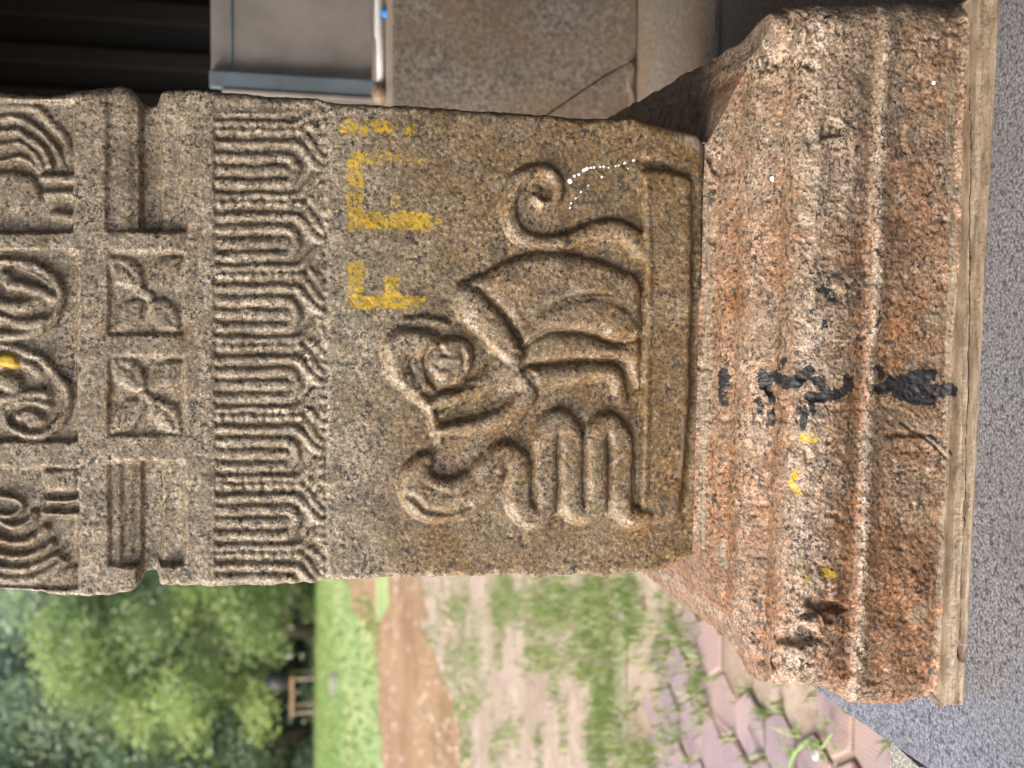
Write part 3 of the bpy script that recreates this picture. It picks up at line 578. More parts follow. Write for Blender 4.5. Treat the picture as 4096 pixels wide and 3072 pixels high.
    K([(1690, 1030), (1770, 1090), (1800, 1130)], 12, .8); K([(1010, 350), (1090, 440)], 40, .42); K([(1100, 220), (1150, 250)], 40, .5)
    for x, y, r in ((3711, 2622, 9), (3733, 2626, 5), (3666, 2690, 6), (3294, 790, 6)): np.maximum(bl, 1.1 * c.stroke([(x, y)], r, .4), out=bl)
    ye = np.zeros_like(X); Yk = lambda P, r, k=1.0: np.maximum(ye, k * c.stroke(P, r, .7), out=ye)
    Yk(T7([(980, 1040), (1050, 1050)]), 24, .75); Yk(T7([(950, 1240), (930, 1300), (960, 1350)]), 22, .85); Yk([(3300, 2290), (3330, 2300)], 24, .85); Yk([(3215, 2300), (3225, 2320)], 12, .75); Yk(T7([(1110, 980), (1130, 990)]), 14, .7)
    ce = np.zeros_like(X); ce[c.ID == 6] = .9; S = lambda P, r, k=.75: np.maximum(ce, k * c.stroke(P, r, .6), out=ce)
    ce[(c.ID == 6)] += .0
    S([(2812, 600), (2836, 1100), (2826, 1500), (2815, 1900), (2812, 2180)], 20, .72); S([(2880, 2180), (2895, 2260)], 26); S([(3800, 300), (3806, 1200), (3790, 2000), (3745, 2600)], 30, .62); S([(3700, 2420), (3660, 2470)], 44, .68); S([(3730, 1260), (3800, 1280)], 36, .6); S([(3260, 2350), (3330, 2370)], 40, .5)
    S([(3080, 120), (3180, 200), (3230, 60)], 60, .5); S([(3770, 1720), (3720, 1690), (3660, 1700)], 50, .5)
    wh = np.zeros_like(X); wh = np.maximum(wh, c.stroke([(3086, 715), (3088, 725)], 7, .3)); wh = np.maximum(wh, c.stroke([(3735, 329)], 8, .3))
    # returns: the same mouldings run round the sides
    depth = .43; k_ = np.arange(1, ns + 1) / ns; sdp = k_ ** 1.15
    def side(a, d0, sgn, seed):
        a5 = float(np.interp(3008, xs, a)); body = np.minimum(a, a5 + .006) if sgn > 0 else np.maximum(a, a5 - .016)
        L = depth + o[:, None] - d0[:, None]; dd = d0[:, None] + sdp[None, :] * L; zz = np.broadcast_to(z[:, None], dd.shape)
        r = 2.4 * fbm(dd * 4000, zz * 4000, 60, 3, seed) + 1.4 * fbm(dd * 4000, zz * 4000, 22, 3, seed + 3)
        k2 = sstep(.004, .07, dd - d0[:, None]); return W(a[:, None] * (1 - k2) + body[:, None] * k2 + sgn * r / 1000 * sstep(0, .02, dd - d0[:, None]), dd, zz)
    P = np.concatenate([side(aR, D0[:, 0] - H[:, 0] / 1000, 1, 121)[:, ::-1], Pf, side(aL, D0[:, -1] - H[:, -1] / 1000, -1, 131)], 1)
    pad = lambda M, v=None: np.concatenate([np.repeat(M[:, :1] if v is None else np.full((nr, 1), v), ns, 1), M, np.repeat(M[:, -1:] if v is None else np.full((nr, 1), v), ns, 1)], 1)
    ID = pad(c.ID); at = {'rust': pad(ru), 'pale': pad(pa), 'cement': pad(ce), 'yellow': pad(ye, 0.), 'black': pad(bl, 0.), 'white': pad(wh, 0.)}
    N = grid_normals(P)
    if (N[nr // 2, nf // 2 + ns] @ E2) > 0: P = P[:, ::-1]; N = -N[:, ::-1]; ID = ID[:, ::-1]; at = {k: v[:, ::-1] for k, v in at.items()}
    split_grid(P, N, ID, at, T, root, M_BASE)
    print('base extents', aL.min(), aR.max(), 'z', z[0], z[-1], 'shaft bottom')
build_base()

# ================================================================== FLOOR, PLATFORM, INTERIOR
GZ = -0.56                                   # garden level
p = on_level(np.array([3467., 3532.]), np.array([2900., 2960.]), 0.0); FA = float(np.mean((p - O) @ E1)); 
pj = on_level(np.array(3545.), np.array(3000.), 0.0); FD = float((pj - O) @ E2)
def slab_noise(name, a0, a1, d0, d1, z0, z1, mat, parent, n=24, amp=.0015, edge=.004, seed=0):
    """stone slab with a slightly uneven top and ragged arrises"""
    na = max(2, min(90, int((a1 - a0) * n))); nd = max(2, min(90, int((d1 - d0) * n)))
    a = np.linspace(a0, a1, na); d = np.linspace(d0, d1, nd); A, D = np.meshgrid(a, d, indexing='ij')
    zz = z1 + amp * fbm(A * 100, D * 100, 18, 3, seed)
    ed = edge * fbm(A * 100, D * 100, 5, 2, seed + 5)
    A2 = A.copy(); D2 = D.copy(); A2[0] += ed[0]; A2[-1] += ed[-1]; D2[:, 0] += ed[:, 0]; D2[:, -1] += ed[:, -1]
    drop = np.zeros_like(zz); drop[0] = drop[-1] = .002; drop[:, 0] = drop[:, -1] = .002
    V = W(A2, D2, zz - drop).reshape(-1, 3); vid = np.arange(na * nd).reshape(na, nd)
    Q = np.stack([vid[:-1, :-1], vid[1:, :-1], vid[1:, 1:], vid[:-1, 1:]], -1).reshape(-1, 4).tolist()
    ring = list(vid[:, 0]) + list(vid[-1, 1:]) + list(vid[::-1, -1][1:]) + list(vid[0, ::-1][1:-1]); base = len(V)
    low = V[ring].copy(); low[:, 2] = z0; V = np.concatenate([V, low]); m = len(ring)
    Q += [(ring[i], base + i, base + (i + 1) % m, ring[(i + 1) % m]) for i in range(m)]
    return link(name, mesh_np(name, V, Q, False), mat, parent)
fl = slab_noise('temple_floor', FA, 3.6, -5.0, 7.5, GZ - .1, 0.0, M_FLOOR, None, 10, .0008, .004, 3); tag(fl, 'polished grey granite temple floor', None, None, 'structure')
fs = empty('floor_edge', W(FA - .3, -.4, 0).tolist()); tag(fs, 'rough grey granite edging slabs beside the temple floor', None, None, 'structure')
slab_noise('edge_stone', FA - .75, FA - .006, FD - .047, FD, GZ - .1, -.004, M_FLOORROUGH, fs, 60, .002, .006, 9)
slab_noise('edge_slab', FA - .75, FA - .006, -1.3, FD - .051, GZ - .1, -.006, M_FLOOR, fs, 20, .001, .004, 13)

# stone bench of the hall behind the pillar: rough vertical blocks on a brown granite floor
pe = on_level(np.array(2545.), np.array(250.), .008); PD = float((pe - O) @ E2)
PZ = float(on_face(np.array(1572.), np.array(250.), PD)[1]); PF = 4.3
plat = empty('hall_bench', W(1, PD, 0).tolist()); tag(plat, 'raised brown granite bench running along the hall behind the pillar', None, None, 'structure')
def block(name, poly_px, mat, parent, d0, d1, gap=.0):
    """stone block whose front outline is given on the bench face; front gently uneven"""
    P = np.array(poly_px, float); aa, zz = on_face(P[:, 0], P[:, 1], d0); n = len(P); bm = bmesh.new()
    f = [bm.verts.new(Vector(W(aa[i], d0, zz[i]))) for i in range(n)]; k = [bm.verts.new(Vector(W(aa[i], d1, zz[i]))) for i in range(n)]
    ff = bm.faces.new(f); bm.faces.new(k[::-1])
    for i in range(n): bm.faces.new((f[i], k[i], k[(i + 1) % n], f[(i + 1) % n]))
    bmesh.ops.bevel(bm, geom=list(ff.edges), offset=.004, segments=2, affect='EDGES')
    return link(name, bm_mesh(name, bm), mat, parent)
block('bench_block', [(1572, 1500), (1572, -1800), (2552, -1800), (2552, 236), (2506, 246), (2420, 300), (2300, 380), (2196, 452), (2060, 560), (1990, 640), (1960, 1500)], M_STEP, plat, PD, PD + 1.6)
block('bench_block', [(2552, 240), (2508, 251), (2423, 305), (2303, 385), (2199, 457), (2063, 565), (1994, 646), (1965, 1500), (2552, 1500)], M_STEP, plat, PD - .003, PD + 1.6)
M_MORTAR = plain('pale_joint_mortar', (.30, .235, .175), .8, 0, .4, 60, .5)
bm = bmesh.new(); ax = [fa_ for fa_ in np.linspace(240, 620, 12)]
pts_ = [on_face(np.array(2528. + 10 * math.sin(k * 1.7)), np.array(y), PD - .006) for k, y in enumerate(ax)]
tube(bm, [W(float(p[0]), PD - .002, float(p[1])) for p in pts_], [.003, .006, .008, .006, .007, .009, .007, .008, .007, .006, .006, .005], 8)
link('joint_mortar', bm_mesh('joint_mortar', bm, True), M_MORTAR, plat)
slab_noise('hall_floor_slab', FA + .45, PF - .8, .50, PD + .02, -.05, .008, M_STEP, plat, 30, .001, .002, 31)
# hall: unseen roof and walls (outside the frame, they shade the interior and pillar)
M_ROOF = granite('roof_granite', (.30, .26, .21), (.18, .15, .12), 60, .8)
M_DARK = plain('dark_hall_wall', (.06, .05, .045), .8, 0, .3, 3)
tag(box_a('hall_roof', -1.45, 6.5, -3.2, 9.5, 2.6, 2.9, M_ROOF), 'unseen stone slab roof, spread wide to shade hall and pillar', None, None, 'structure')  # unseen; overhang extended to cut the daylight on the pillar
tag(box_a('light_block_wall', .75, 3.6, -2.5, -2.2, -.3, 2.6, M_DARK), 'dark unseen wall added behind the viewer to block light', None, None, 'structure')  # added out of view to darken the hall side of the base
tag(box_a('hall_side_wall', 3.6, 3.9, -5.2, 9.5, -.3, 2.6, M_DARK), 'dark side wall of the hall', None, None, 'structure')
tag(box_a('hall_back_wall', -.1, 3.6, PF + 1.6, PF + 1.9, -.3, 2.6, M_DARK), 'dark back wall of the hall', None, None, 'structure')

# dark timber door at the back, above the board
DD = PF + 1.2
def fa(x, y, d): a, z = on_face(np.array(float(x)), np.array(float(y)), d); return float(a), float(z)
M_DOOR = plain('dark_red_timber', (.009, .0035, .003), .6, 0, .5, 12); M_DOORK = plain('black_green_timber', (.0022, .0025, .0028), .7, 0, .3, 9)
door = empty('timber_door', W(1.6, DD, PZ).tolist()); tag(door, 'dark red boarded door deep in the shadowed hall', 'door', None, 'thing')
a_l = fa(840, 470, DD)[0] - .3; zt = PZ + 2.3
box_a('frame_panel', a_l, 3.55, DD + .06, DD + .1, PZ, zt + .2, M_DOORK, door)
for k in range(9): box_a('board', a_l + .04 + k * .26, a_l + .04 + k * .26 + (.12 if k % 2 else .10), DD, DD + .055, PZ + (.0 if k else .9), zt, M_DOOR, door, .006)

# grey sheet board in a steel blue frame, on a white pipe rail
BD = PD + .16; bz1 = fa(842, 200, BD)[1]; bz0 = fa(1500, 200, BD)[1]
a_post1 = fa(1200, 372, BD)[0]; a_post0 = fa(1200, 305, BD)[0]
M_SHEET = plain('dull_grey_sheet', (.22, .205, .195), .5, 0, .28, 9); M_STEEL = plain('blue_grey_steel', (.12, .155, .185), .4, .0, .25, 14); M_PIPE = plain('white_pipe', (.55, .55, .58), .4, 0, .12, 12)
bd = empty('sheet_board', W(a_post0, BD, PZ).tolist()); tag(bd, 'grey sheet board in a blue grey steel frame standing on the stone bench', 'board')
box_a('sheet', a_post1 + .014, a_post1 + .6, BD + .012, BD + .018, bz0 + .004, bz1, M_SHEET, bd, .001)
box_a('side_sheet', a_post1 - .15, a_post1 - .001, BD + .026, BD + .032, bz0 - .008, bz1 - .03, plain('pale_sheet', (.30, .285, .265), .5, 0, .2, 9), bd, .001)
box_a('frame_post', a_post1, a_post0, BD - .008, BD + .0115, bz0 - .022, bz1 + .002, M_STEEL, bd, .003)
box_a('frame_lip', a_post1 - .008, a_post1 - .0012, BD - .011, BD + .008, bz0, bz1 - .02, M_SHEET, bd, .0015)
sa, sz_ = fa(922, 100, BD); box_a('seam_strip', sa - .075, sa + .5, BD + .0085, BD + .0115, sz_ - .002, sz_ + .002, M_STEEL, bd, .0005)
z_p = fa(1524, 200, BD - .02)[1]
bm = bmesh.new(); tube(bm, [W(a_post1 + .012, BD - .02, z_p), W(a_post1 + .10, BD - .02, z_p + .002), W(a_post1 + .108, BD - .02, z_p + .004), W(a_post1 + .6, BD - .02, z_p + .006)], [.0072, .0072, .0082, .0082], 14)
link('pipe_rail', bm_mesh('pipe_rail', bm, True), M_PIPE, bd)
ab, zb_ = fa(1546, 52, BD - .036)
bm = bmesh.new(); tube(bm, [W(ab, BD - .048, zb_), W(ab, BD - .040, zb_), W(ab, BD - .038, zb_), W(ab, BD - .027, zb_)], [.008, .0105, .0105, .0065], 16)
vv = link('valve_cap', bm_mesh('valve_cap', bm, True), plain('bright_blue_plastic', (.02, .20, .62), .45, 0, .15, 30), None)
tag(vv, 'small bright blue cap on the white pipe in the hall', 'cap')
M_SKIRT = plain('brown_stone_foot', (.24, .17, .12), .7, 0, .35, 60)
bm = bmesh.new(); bmesh.ops.create_icosphere(bm, subdivisions=3, radius=.02)
for v in bm.verts: v.co += v.normal * random.uniform(-.002, .002); v.co.z = max(v.co.z * .75, -.011)
bm.transform(Matrix.Translation(Vector(W(a_post1 + .004, BD - .02, PZ + .0105)))); sk = link('packing_stone', bm_mesh('packing_stone', bm, True), M_SKIRT); tag(sk, 'small brown stone under the foot of the grey board', 'stone')
for x0, x1 in ((a_post1 + .22, a_post1 + .25), (a_post1 + .5, a_post1 + .53)): box_a('foot', x0, x1, BD - .02, BD + .02, PZ - .001, bz0 + .003, M_STEEL, bd, .002)

# ================================================================== GARDEN
def ground_mat(name, cols, scale, rough=.9, bump=.4):
    m, nt, b = mat_new(name); g = NT(nt)
    n = g.noise(scale, 6, .65); c = g.ramp(n, [(.25 + .5 * i / (len(cols) - 1), col) for i, col in enumerate(cols)])
    c = g.mix(g.ramp(g.noise(scale * 9, 3, .6), [(.35, .35), (.6, 0)]), c, tuple(x * .5 for x in cols[0]))
    g.to(c, b.inputs['Base Color']); b.inputs['Roughness'].default_value = rough; g.bump(g.noise(scale * 6, 4, .65), bump, .03, b); return m
M_SOIL = ground_mat('pink_soil', [(.16, .118, .082), (.225, .175, .132), (.285, .23, .185), (.19, .155, .10)], 1.6)
M_DIRT = ground_mat('brown_wet_dirt', [(.115, .060, .022), (.16, .088, .034), (.215, .128, .058), (.17, .098, .042)], 1.2)
M_LAWN = ground_mat('lawn_turf', [(.095, .145, .045), (.14, .21, .06), (.25, .27, .10), (.11, .175, .05)], .35)
M_KERB = granite('weathered_kerb', (.26, .235, .20), (.15, .13, .10), 40, .85, ((.35, 0), (.6, .8)), (.15, .16, .07), .5)
M_PAVER = plain('mauve_paver', (.30, .225, .225), .75, 0, .22, 7, .3)
def sheet(name, poly, z, mat, n_noise=0.0):
    bm = bmesh.new(); vs = [bm.verts.new((x, y, z)) for x, y in poly]; f = bm.faces.new(vs)
    if f.normal.z < 0: f.normal_flip()
    bmesh.ops.triangulate(bm, faces=[f]); me = bpy.data.meshes.new(name); bm.to_mesh(me); bm.free()
    return link(name, me, mat)
def gpx(L, z=GZ): P = np.array(L, float); return on_level(P[:, 0], P[:, 1], z)[:, :2]
bm = bmesh.new(); bmesh.ops.create_grid(bm, x_segments=4, y_segments=4, size=400); bm.transform(Matrix.Translation((0, 300, GZ)))
tag(link('ground', bm_mesh('ground', bm), M_SOIL), 'pinkish bare soil of the temple garden', None, None, 'structure')
def wavy(P, step=26, amp=7, seed=0):
    P = np.array(P, float); out = []
    for p0, p1 in zip(P, P[1:]):
        k = max(1, int(np.hypot(*(p1 - p0)) / step))
        for t in np.arange(k) / k: out.append(p0 + (p1 - p0) * t)
    out.append(P[-1]); out = np.array(out)
    out[1:-1, 0] += amp * fbm(out[1:-1, 1] * .35, out[1:-1, 1], 44, 4, seed); return out
def strip(name, near, far_x, z, mat, label):
    """ground sheet between a ragged near edge and a straight far line"""
    near = np.array(near, float); far = np.column_stack([np.broadcast_to(far_x, len(near)), near[:, 1]]); A_ = gpx(near, z); B_ = gpx(far, z); n = len(near); K = 6
    V = np.concatenate([np.column_stack([A_ + (B_ - A_) * (k / K), np.full(n, z)]) for k in range(K + 1)])
    Q = [(k * n + i, k * n + i + 1, (k + 1) * n + i + 1, (k + 1) * n + i) for k in range(K) for i in range(n - 1)]
    me = mesh_np(name, V, Q, False); o = link(name, me, mat)
    if me.polygons[0].normal.z < 0: me.flip_normals()
    tag(o, label, None, None, 'structure')
strip('dirt_track', wavy([(1850, 7000), (1850, 3200), (1850, 3072), (1840, 2900), (1800, 2760), (1740, 2640), (1700, 2500), (1690, 2330), (1690, 2200), (1690, -3000)], 9, 22, 5), 1310, GZ + .004, M_DIRT, 'brown wet dirt track across the garden')
strip('lawn', wavy([(1530, 7000), (1530, 3300), (1530, 3072), (1520, 2850), (1508, 2650), (1500, 2540), (1460, 2490), (1430, 2470), (1400, 2440), (1392, 2330), (1388, 2150), (1388, -3000)], 7, 10, 15), 1180, GZ + .009, M_LAWN, 'bright green mown lawn before the trees')
tng = wavy([(1500, 2540), (1506, 2400), (1500, 2200), (1500, 1500)], 8, 5, 18); tng[:, 0] += 50 * sstep(2540, 2400, tng[:, 1])
strip('lawn_tongue', tng, np.full(len(tng), 1502.0), GZ + .009, M_LAWN, 'narrow tongue of lawn in the dirt track')

# kerb stones between soil and paving
k0 = gpx([(2512, 3200), (2512, 2260)]); kd = k0[1] - k0[0]; kl = np.hypot(*kd); kd = kd / kl; kn = np.array([-kd[1], kd[0]])
kerb = empty('garden_kerb', (float(k0[0][0]), float(k0[0][1]), GZ)); tag(kerb, 'low weathered kerb between the soil and the paving', None, None, 'structure')
s = -.6; i = 0
while s < kl + 1.5:
    L = random.uniform(.35, .55); bm = bmesh.new()
    q = [k0[0] + kd * (s + u) + kn * v for u, v in ((0, 0), (L - .012, 0), (L - .012, .13), (0, .13))]
    hexa(bm, [(x, y, z) for z in (GZ - .06, GZ + .012 + random.uniform(-.008, .008)) for x, y in q], .008)
    link('kerb_stone', bm_mesh('kerb_stone', bm), M_KERB, kerb); s += L

# hexagonal pavers, sunk and tilted, with soil and weeds between them
pav = empty('garden_paving', (-1.2, 2.5, GZ)); tag(pav, 'mauve hexagonal pavers with weeds in the joints', None, None, 'structure')
HR = .098
def hex_mesh():
    bm = bmesh.new(); n = 6; r = HR * .93
    top = [bm.verts.new((r * math.cos(k * math.pi / 3), r * math.sin(k * math.pi / 3), 0)) for k in range(n)]
    bot = [bm.verts.new((r * 1.0 * math.cos(k * math.pi / 3), r * math.sin(k * math.pi / 3), -.05)) for k in range(n)]
    ft = bm.faces.new(top)
    for k in range(n): bm.faces.new((top[k], bot[k], bot[(k + 1) % n], top[(k + 1) % n]))
    bmesh.ops.bevel(bm, geom=list(ft.edges), offset=.005, segments=1, affect='EDGES')
    return bm_mesh('paver', bm)
def paver_mat():
    m, nt, b = mat_new('mauve_dimpled_paver'); g = NT(nt)
    c = g.ramp(g.noise(6, 5, .6), [(.3, (.15, .112, .125)), (.55, (.20, .152, .168)), (.75, (.26, .20, .205))])
    c = g.mix(g.ramp(g.noise(2.3, 4, .6), [(.48, 0), (.62, .85)]), c, (.25, .175, .15))
    g.to(c, b.inputs['Base Color']); b.inputs['Roughness'].default_value = .7
    ch = nt.nodes.new('ShaderNodeTexVoronoi'); ch.inputs['Scale'].default_value = 95; ch.inputs['Randomness'].default_value = 0
    nt.links.new(g.pos, ch.inputs['Vector']); g.bump(ch.outputs['Distance'], .6, .006, b); return m
hm = hex_mesh(); hm.materials.append(paver_mat()); first = True
far_y = float(np.mean(k0[:, 1])) - .1
pcount = 0
for i in range(-16, 6):
    for j in range(-3, 22):
        x = -.30 + i * HR * 1.5; y = 1.35 + (j + .5 * (i % 2)) * HR * math.sqrt(3)
        if y > far_y or x > -.42 + (y - 1) * -.02: continue
        px, py = to_image_px(np.array([x, y, GZ]))
        if not (2380 < px < 3750 and 2280 < py < 3230): continue
        cover = float(vnoise(np.array(x * 3.1), np.array(y * 3.1), 77))
        o = bpy.data.objects.new('paver', hm); COL.objects.link(o); o.parent = pav; o.matrix_parent_inverse = parent_matrix(pav).inverted()
        sink_ = .010 + random.uniform(-.006, .006) - (.018 if cover > .25 and y > 2.2 else 0) - .010 * max(0, y - 2.6)
        o.location = (x + random.uniform(-.004, .004), y + random.uniform(-.004, .004), GZ + max(sink_, -.004)); o.rotation_euler = (random.uniform(-.03, .03), random.uniform(-.03, .03), random.uniform(-.02, .02)); pcount += 1
print('pavers', pcount)

# grass: single blades, thick where the photograph is green
def grass(name, pts, hmin, hmax, wid, mat, lean=.6):
    n = len(pts); h = RNG.uniform(hmin, hmax, n); an = RNG.uniform(0, 2 * np.pi, n); ln = RNG.uniform(.15, lean, n) * h; w = wid * RNG.uniform(.6, 1.3, n)
    ba = RNG.uniform(0, 2 * np.pi, n); bx = np.cos(ba) * w; by = np.sin(ba) * w; z0 = pts[:, 2]
    V = np.empty((n, 5, 3)); dx = np.cos(an) * ln; dy = np.sin(an) * ln
    for k, (f, hh, ww) in enumerate(((0, 0, 1), (0, 0, -1), (.35, .6, .75), (.35, .6, -.75), (1, 1, 0))):
        V[:, k, 0] = pts[:, 0] + dx * f + bx * ww; V[:, k, 1] = pts[:, 1] + dy * f + by * ww; V[:, k, 2] = z0 + h * hh
    b = np.arange(n)[:, None] * 5; F = np.concatenate([b + [0, 1, 3], b + [0, 3, 2], b + [2, 3, 4]], 0)
    t = np.repeat(RNG.random(n), 5)
    o = link(name, mesh_np(name, V.reshape(-1, 3), F, True, {'tint': t}), mat); return o
def leaf_mat(name, stops, trans=.35, rough=.5):
    m, nt, b = mat_new(name); g = NT(nt)
    c = g.ramp(g.attr('tint'), stops); g.to(c, b.inputs['Base Color']); b.inputs['Roughness'].default_value = rough
    tr = nt.nodes.new('ShaderNodeBsdfTranslucent'); nt.links.new(g.mix(1.0, c, (1.0, 1.15, .7), 'MULTIPLY'), tr.inputs['Color'])
    mx = nt.nodes.new('ShaderNodeMixShader'); mx.inputs[0].default_value = trans; out = nt.nodes['Material Output']
    nt.links.new(b.outputs[0], mx.inputs[1]); nt.links.new(tr.outputs[0], mx.inputs[2]); nt.links.new(mx.outputs[0], out.inputs['Surface']); return m
M_GRASS = leaf_mat('grass_blades', [(0, (.11, .17, .055)), (.5, (.18, .26, .09)), (.85, (.26, .33, .13)), (1, (.36, .32, .18))])
BLOBS = [(2060, 2420, 130, 110, 1), (2220, 2420, 150, 130, 1.2), (2380, 2480, 110, 200, 1.1), (2330, 2640, 90, 110, 1), (2430, 2800, 50, 220, .9), (2400, 3000, 60, 160, .9), (1820, 2440, 70, 60, .8), (1860, 2600, 60, 90, .6), (1960, 2780, 70, 80, .6), (2040, 2960, 60, 90, .5),
         (2140, 2900, 60, 60, .35), (2250, 2780, 80, 60, .4), (2180, 2620, 120, 60, .6), (2560, 2500, 130, 110, .8), (2640, 2620, 130, 130, .7), (2580, 2800, 90, 160, .6), (2720, 2560, 90, 120, .6), (2780, 2680, 70, 120, .45), (2620, 3000, 60, 120, .5), (2480, 2400, 90, 80, .7), (1750, 2350, 60, 70, .5), (1800, 2700, 50, 60, .7), (1850, 2860, 50, 90, .7), (1870, 3020, 50, 90, .7), (1730, 2560, 40, 60, .6), (2490, 2700, 40, 200, .5), (2500, 3000, 40, 120, .5), (1990, 2600, 120, 120, .4)]
def scatter(n, xr, yr, dens):
    px = RNG.uniform(*xr, n); py = RNG.uniform(*yr, n)
    # sample evenly on the ground rather than in image pixels
    P = on_level(px, py, GZ); wgt = (P[:, 1] / P[:, 1].max()) ** 1.5
    k = (RNG.random(n) < dens(px, py, P) * np.clip(wgt * 2.0, .25, 1)); return P[k]
def dens_mid(px, py, P):
    d = np.zeros(len(px))
    for x, y, rx, ry, k in BLOBS: d = np.maximum(d, k * np.exp(-(((px - x) / rx) ** 2 + ((py - y) / ry) ** 2)))
    n = fbm(P[:, 0] * 100, P[:, 1] * 100, 22, 3, 55)
    return np.clip(d * 1.1 + .55 * n - .12, 0, 1) + .03 * (n > .35)
pts = scatter(60000, (1640, 2900), (2250, 3200), dens_mid)
tag(grass('weedy_grass', pts, .015, .055, .0028, M_GRASS), 'weedy green grass over soil and old paving', 'grass', None, 'stuff')
def dens_joint(px, py, P):
    u = (P[:, 0] + .30) / (HR * 1.5); i = np.round(u).astype(int); best = np.full(len(px), 9.)
    for di in (-1, 0, 1):
        ii = i + di; cx = -.30 + ii * HR * 1.5; v = (P[:, 1] - 1.35) / (HR * math.sqrt(3)) - .5 * (ii % 2); cy = 1.35 + (np.round(v) + .5 * (ii % 2)) * HR * math.sqrt(3)
        best = np.minimum(best, np.hypot(P[:, 0] - cx, P[:, 1] - cy))
    return (best > HR * .86) * np.clip(.4 + 1.1 * fbm(P[:, 0] * 100, P[:, 1] * 100, 30, 2, 57), 0, 1) * .5
pts = scatter(16000, (2560, 3700), (2350, 3200), dens_joint)
tag(grass('joint_weeds', pts, .015, .06, .003, M_GRASS, .9), 'thin weeds growing in the paver joints', 'weeds', None, 'stuff')
def dens_lawn(px, py, P): return np.full(len(px), .9)
pts = np.column_stack([RNG.uniform(-22, -3, 42000), RNG.uniform(13.2, 44, 42000), np.full(42000, GZ + .009)]); pts = pts[vnoise(pts[:, 0] * .45, pts[:, 1] * .22, 63) + RNG.normal(0, .5, len(pts)) > -.25]
M_LAWNB = leaf_mat('lawn_blades', [(0, (.11, .165, .05)), (.5, (.17, .25, .07)), (.85, (.23, .31, .10)), (1, (.31, .30, .13))])
tag(grass('lawn_grass', pts, .03, .09, .02, M_LAWNB), 'short bright lawn grass', 'grass', None, 'stuff')

# pale stones and chaff washed over the dirt track
def pebbles(name, label, n, xr, yr, z, mat, smin, smax):
    px = RNG.uniform(*xr, n); py = RNG.uniform(*yr, n); P = on_level(px, py, z); k = vnoise(P[:, 0] * 1.3, P[:, 1] * 1.3, 91) + RNG.normal(0, .4, n) > .1; P = P[k]; n = len(P)
    b = np.array([(1, 0, 0), (0, 1, 0), (-1, 0, 0), (0, -1, 0), (0, 0, 1)], float); a = RNG.uniform(0, 6.28, n); sz = RNG.uniform(smin, smax, n)[:, None] * np.column_stack([np.ones(n), RNG.uniform(.4, 1, n), RNG.uniform(.25, .5, n)])
    V = b[None] * sz[:, None]; ca, sa = np.cos(a)[:, None], np.sin(a)[:, None]; V = np.stack([V[..., 0] * ca - V[..., 1] * sa, V[..., 0] * sa + V[..., 1] * ca, V[..., 2]], -1) + P[:, None]
    i = np.arange(n)[:, None] * 5; F = np.concatenate([i + [0, 1, 4], i + [1, 2, 4], i + [2, 3, 4], i + [3, 0, 4]], 0)
    tag(link(name, mesh_np(name, V.reshape(-1, 3), F, False), mat), label, 'pebbles', None, 'stuff')
pebbles('track_pebbles', 'pale pebbles and chaff scattered over the dirt track', 1500, (1420, 1900), (2280, 3150), GZ + .005, plain('pale_pebble', (.30, .23, .17), .8, 0, .4, 9), .012, .05)
pebbles('soil_pebbles', 'small stones scattered over the pinkish soil', 1800, (1850, 2500), (2280, 3150), GZ, plain('soil_pebble', (.24, .19, .15), .8, 0, .5, 20), .005, .02)

# a few leaves, a white scrap and dry twigs on the paving
sp = on_level(np.array(3262.), np.array(3015.), GZ + .012)
bm = bmesh.new(); bmesh.ops.create_icosphere(bm, subdivisions=2, radius=.012); bm.transform(Matrix.Translation(Vector(sp)) @ Matrix.Diagonal((1.3, .9, .5, 1)))
tag(link('white_scrap', bm_mesh('white_scrap', bm, True), M_PIPE), 'small white scrap lying on the pavers', 'litter')
M_TWIG = plain('dry_straw', (.36, .29, .2), .8)
for lab, L in (('long dry straw lying across the mauve pavers', [(2730, 2740), (2800, 2830), (2900, 2930), (2960, 3010)]), ('short dry straw on the dimpled pavers', [(2990, 2910), (3020, 2990), (3050, 3060)])):
    P = on_level(np.array([q[0] for q in L], float), np.array([q[1] for q in L], float), GZ + .02); bm = bmesh.new(); tube(bm, P, [.0025] * len(P), 6)
    tag(link('straw', bm_mesh('straw', bm), M_TWIG), lab, 'straw', 'straws on the paving')
P = on_level(np.array([3150., 3180, 3230, 3290, 3330]), np.array([3080., 3010, 2960, 2990, 2930]), GZ + .03); 
M_STEM = plain('green_stem', (.16, .27, .06), .6)
weed = empty('creeping_weed', Vector(P[2]) - Vector((0, 0, .02))); tag(weed, 'green creeping weed on the pavers by the floor edge', 'plant')
bm = bmesh.new(); tube(bm, P, [.003, .004, .004, .003, .002], 6); link('stem', bm_mesh('stem', bm), M_STEM, weed)
lv = []; 
for q in P:
    for k in range(9):
        lv.append(q + RNG.normal(0, .022, 3) * [1, 1, .35])
lv = np.array(lv); n = len(lv); an = RNG.uniform(0, 6.28, n); L = RNG.uniform(.012, .03, n)
V = np.stack([lv, lv + np.column_stack([np.cos(an) * L * .5 - np.sin(an) * L * .25, np.sin(an) * L * .5 + np.cos(an) * L * .25, L * .3]), lv + np.column_stack([np.cos(an) * L, np.sin(an) * L, L * .1]), lv + np.column_stack([np.cos(an) * L * .5 + np.sin(an) * L * .25, np.sin(an) * L * .5 - np.cos(an) * L * .25, L * .3])], 1)
link('leaves', mesh_np('leaves', V.reshape(-1, 3), np.arange(4 * n).reshape(-1, 4), True, {'tint': np.repeat(RNG.random(n), 4)}), M_GRASS, weed)

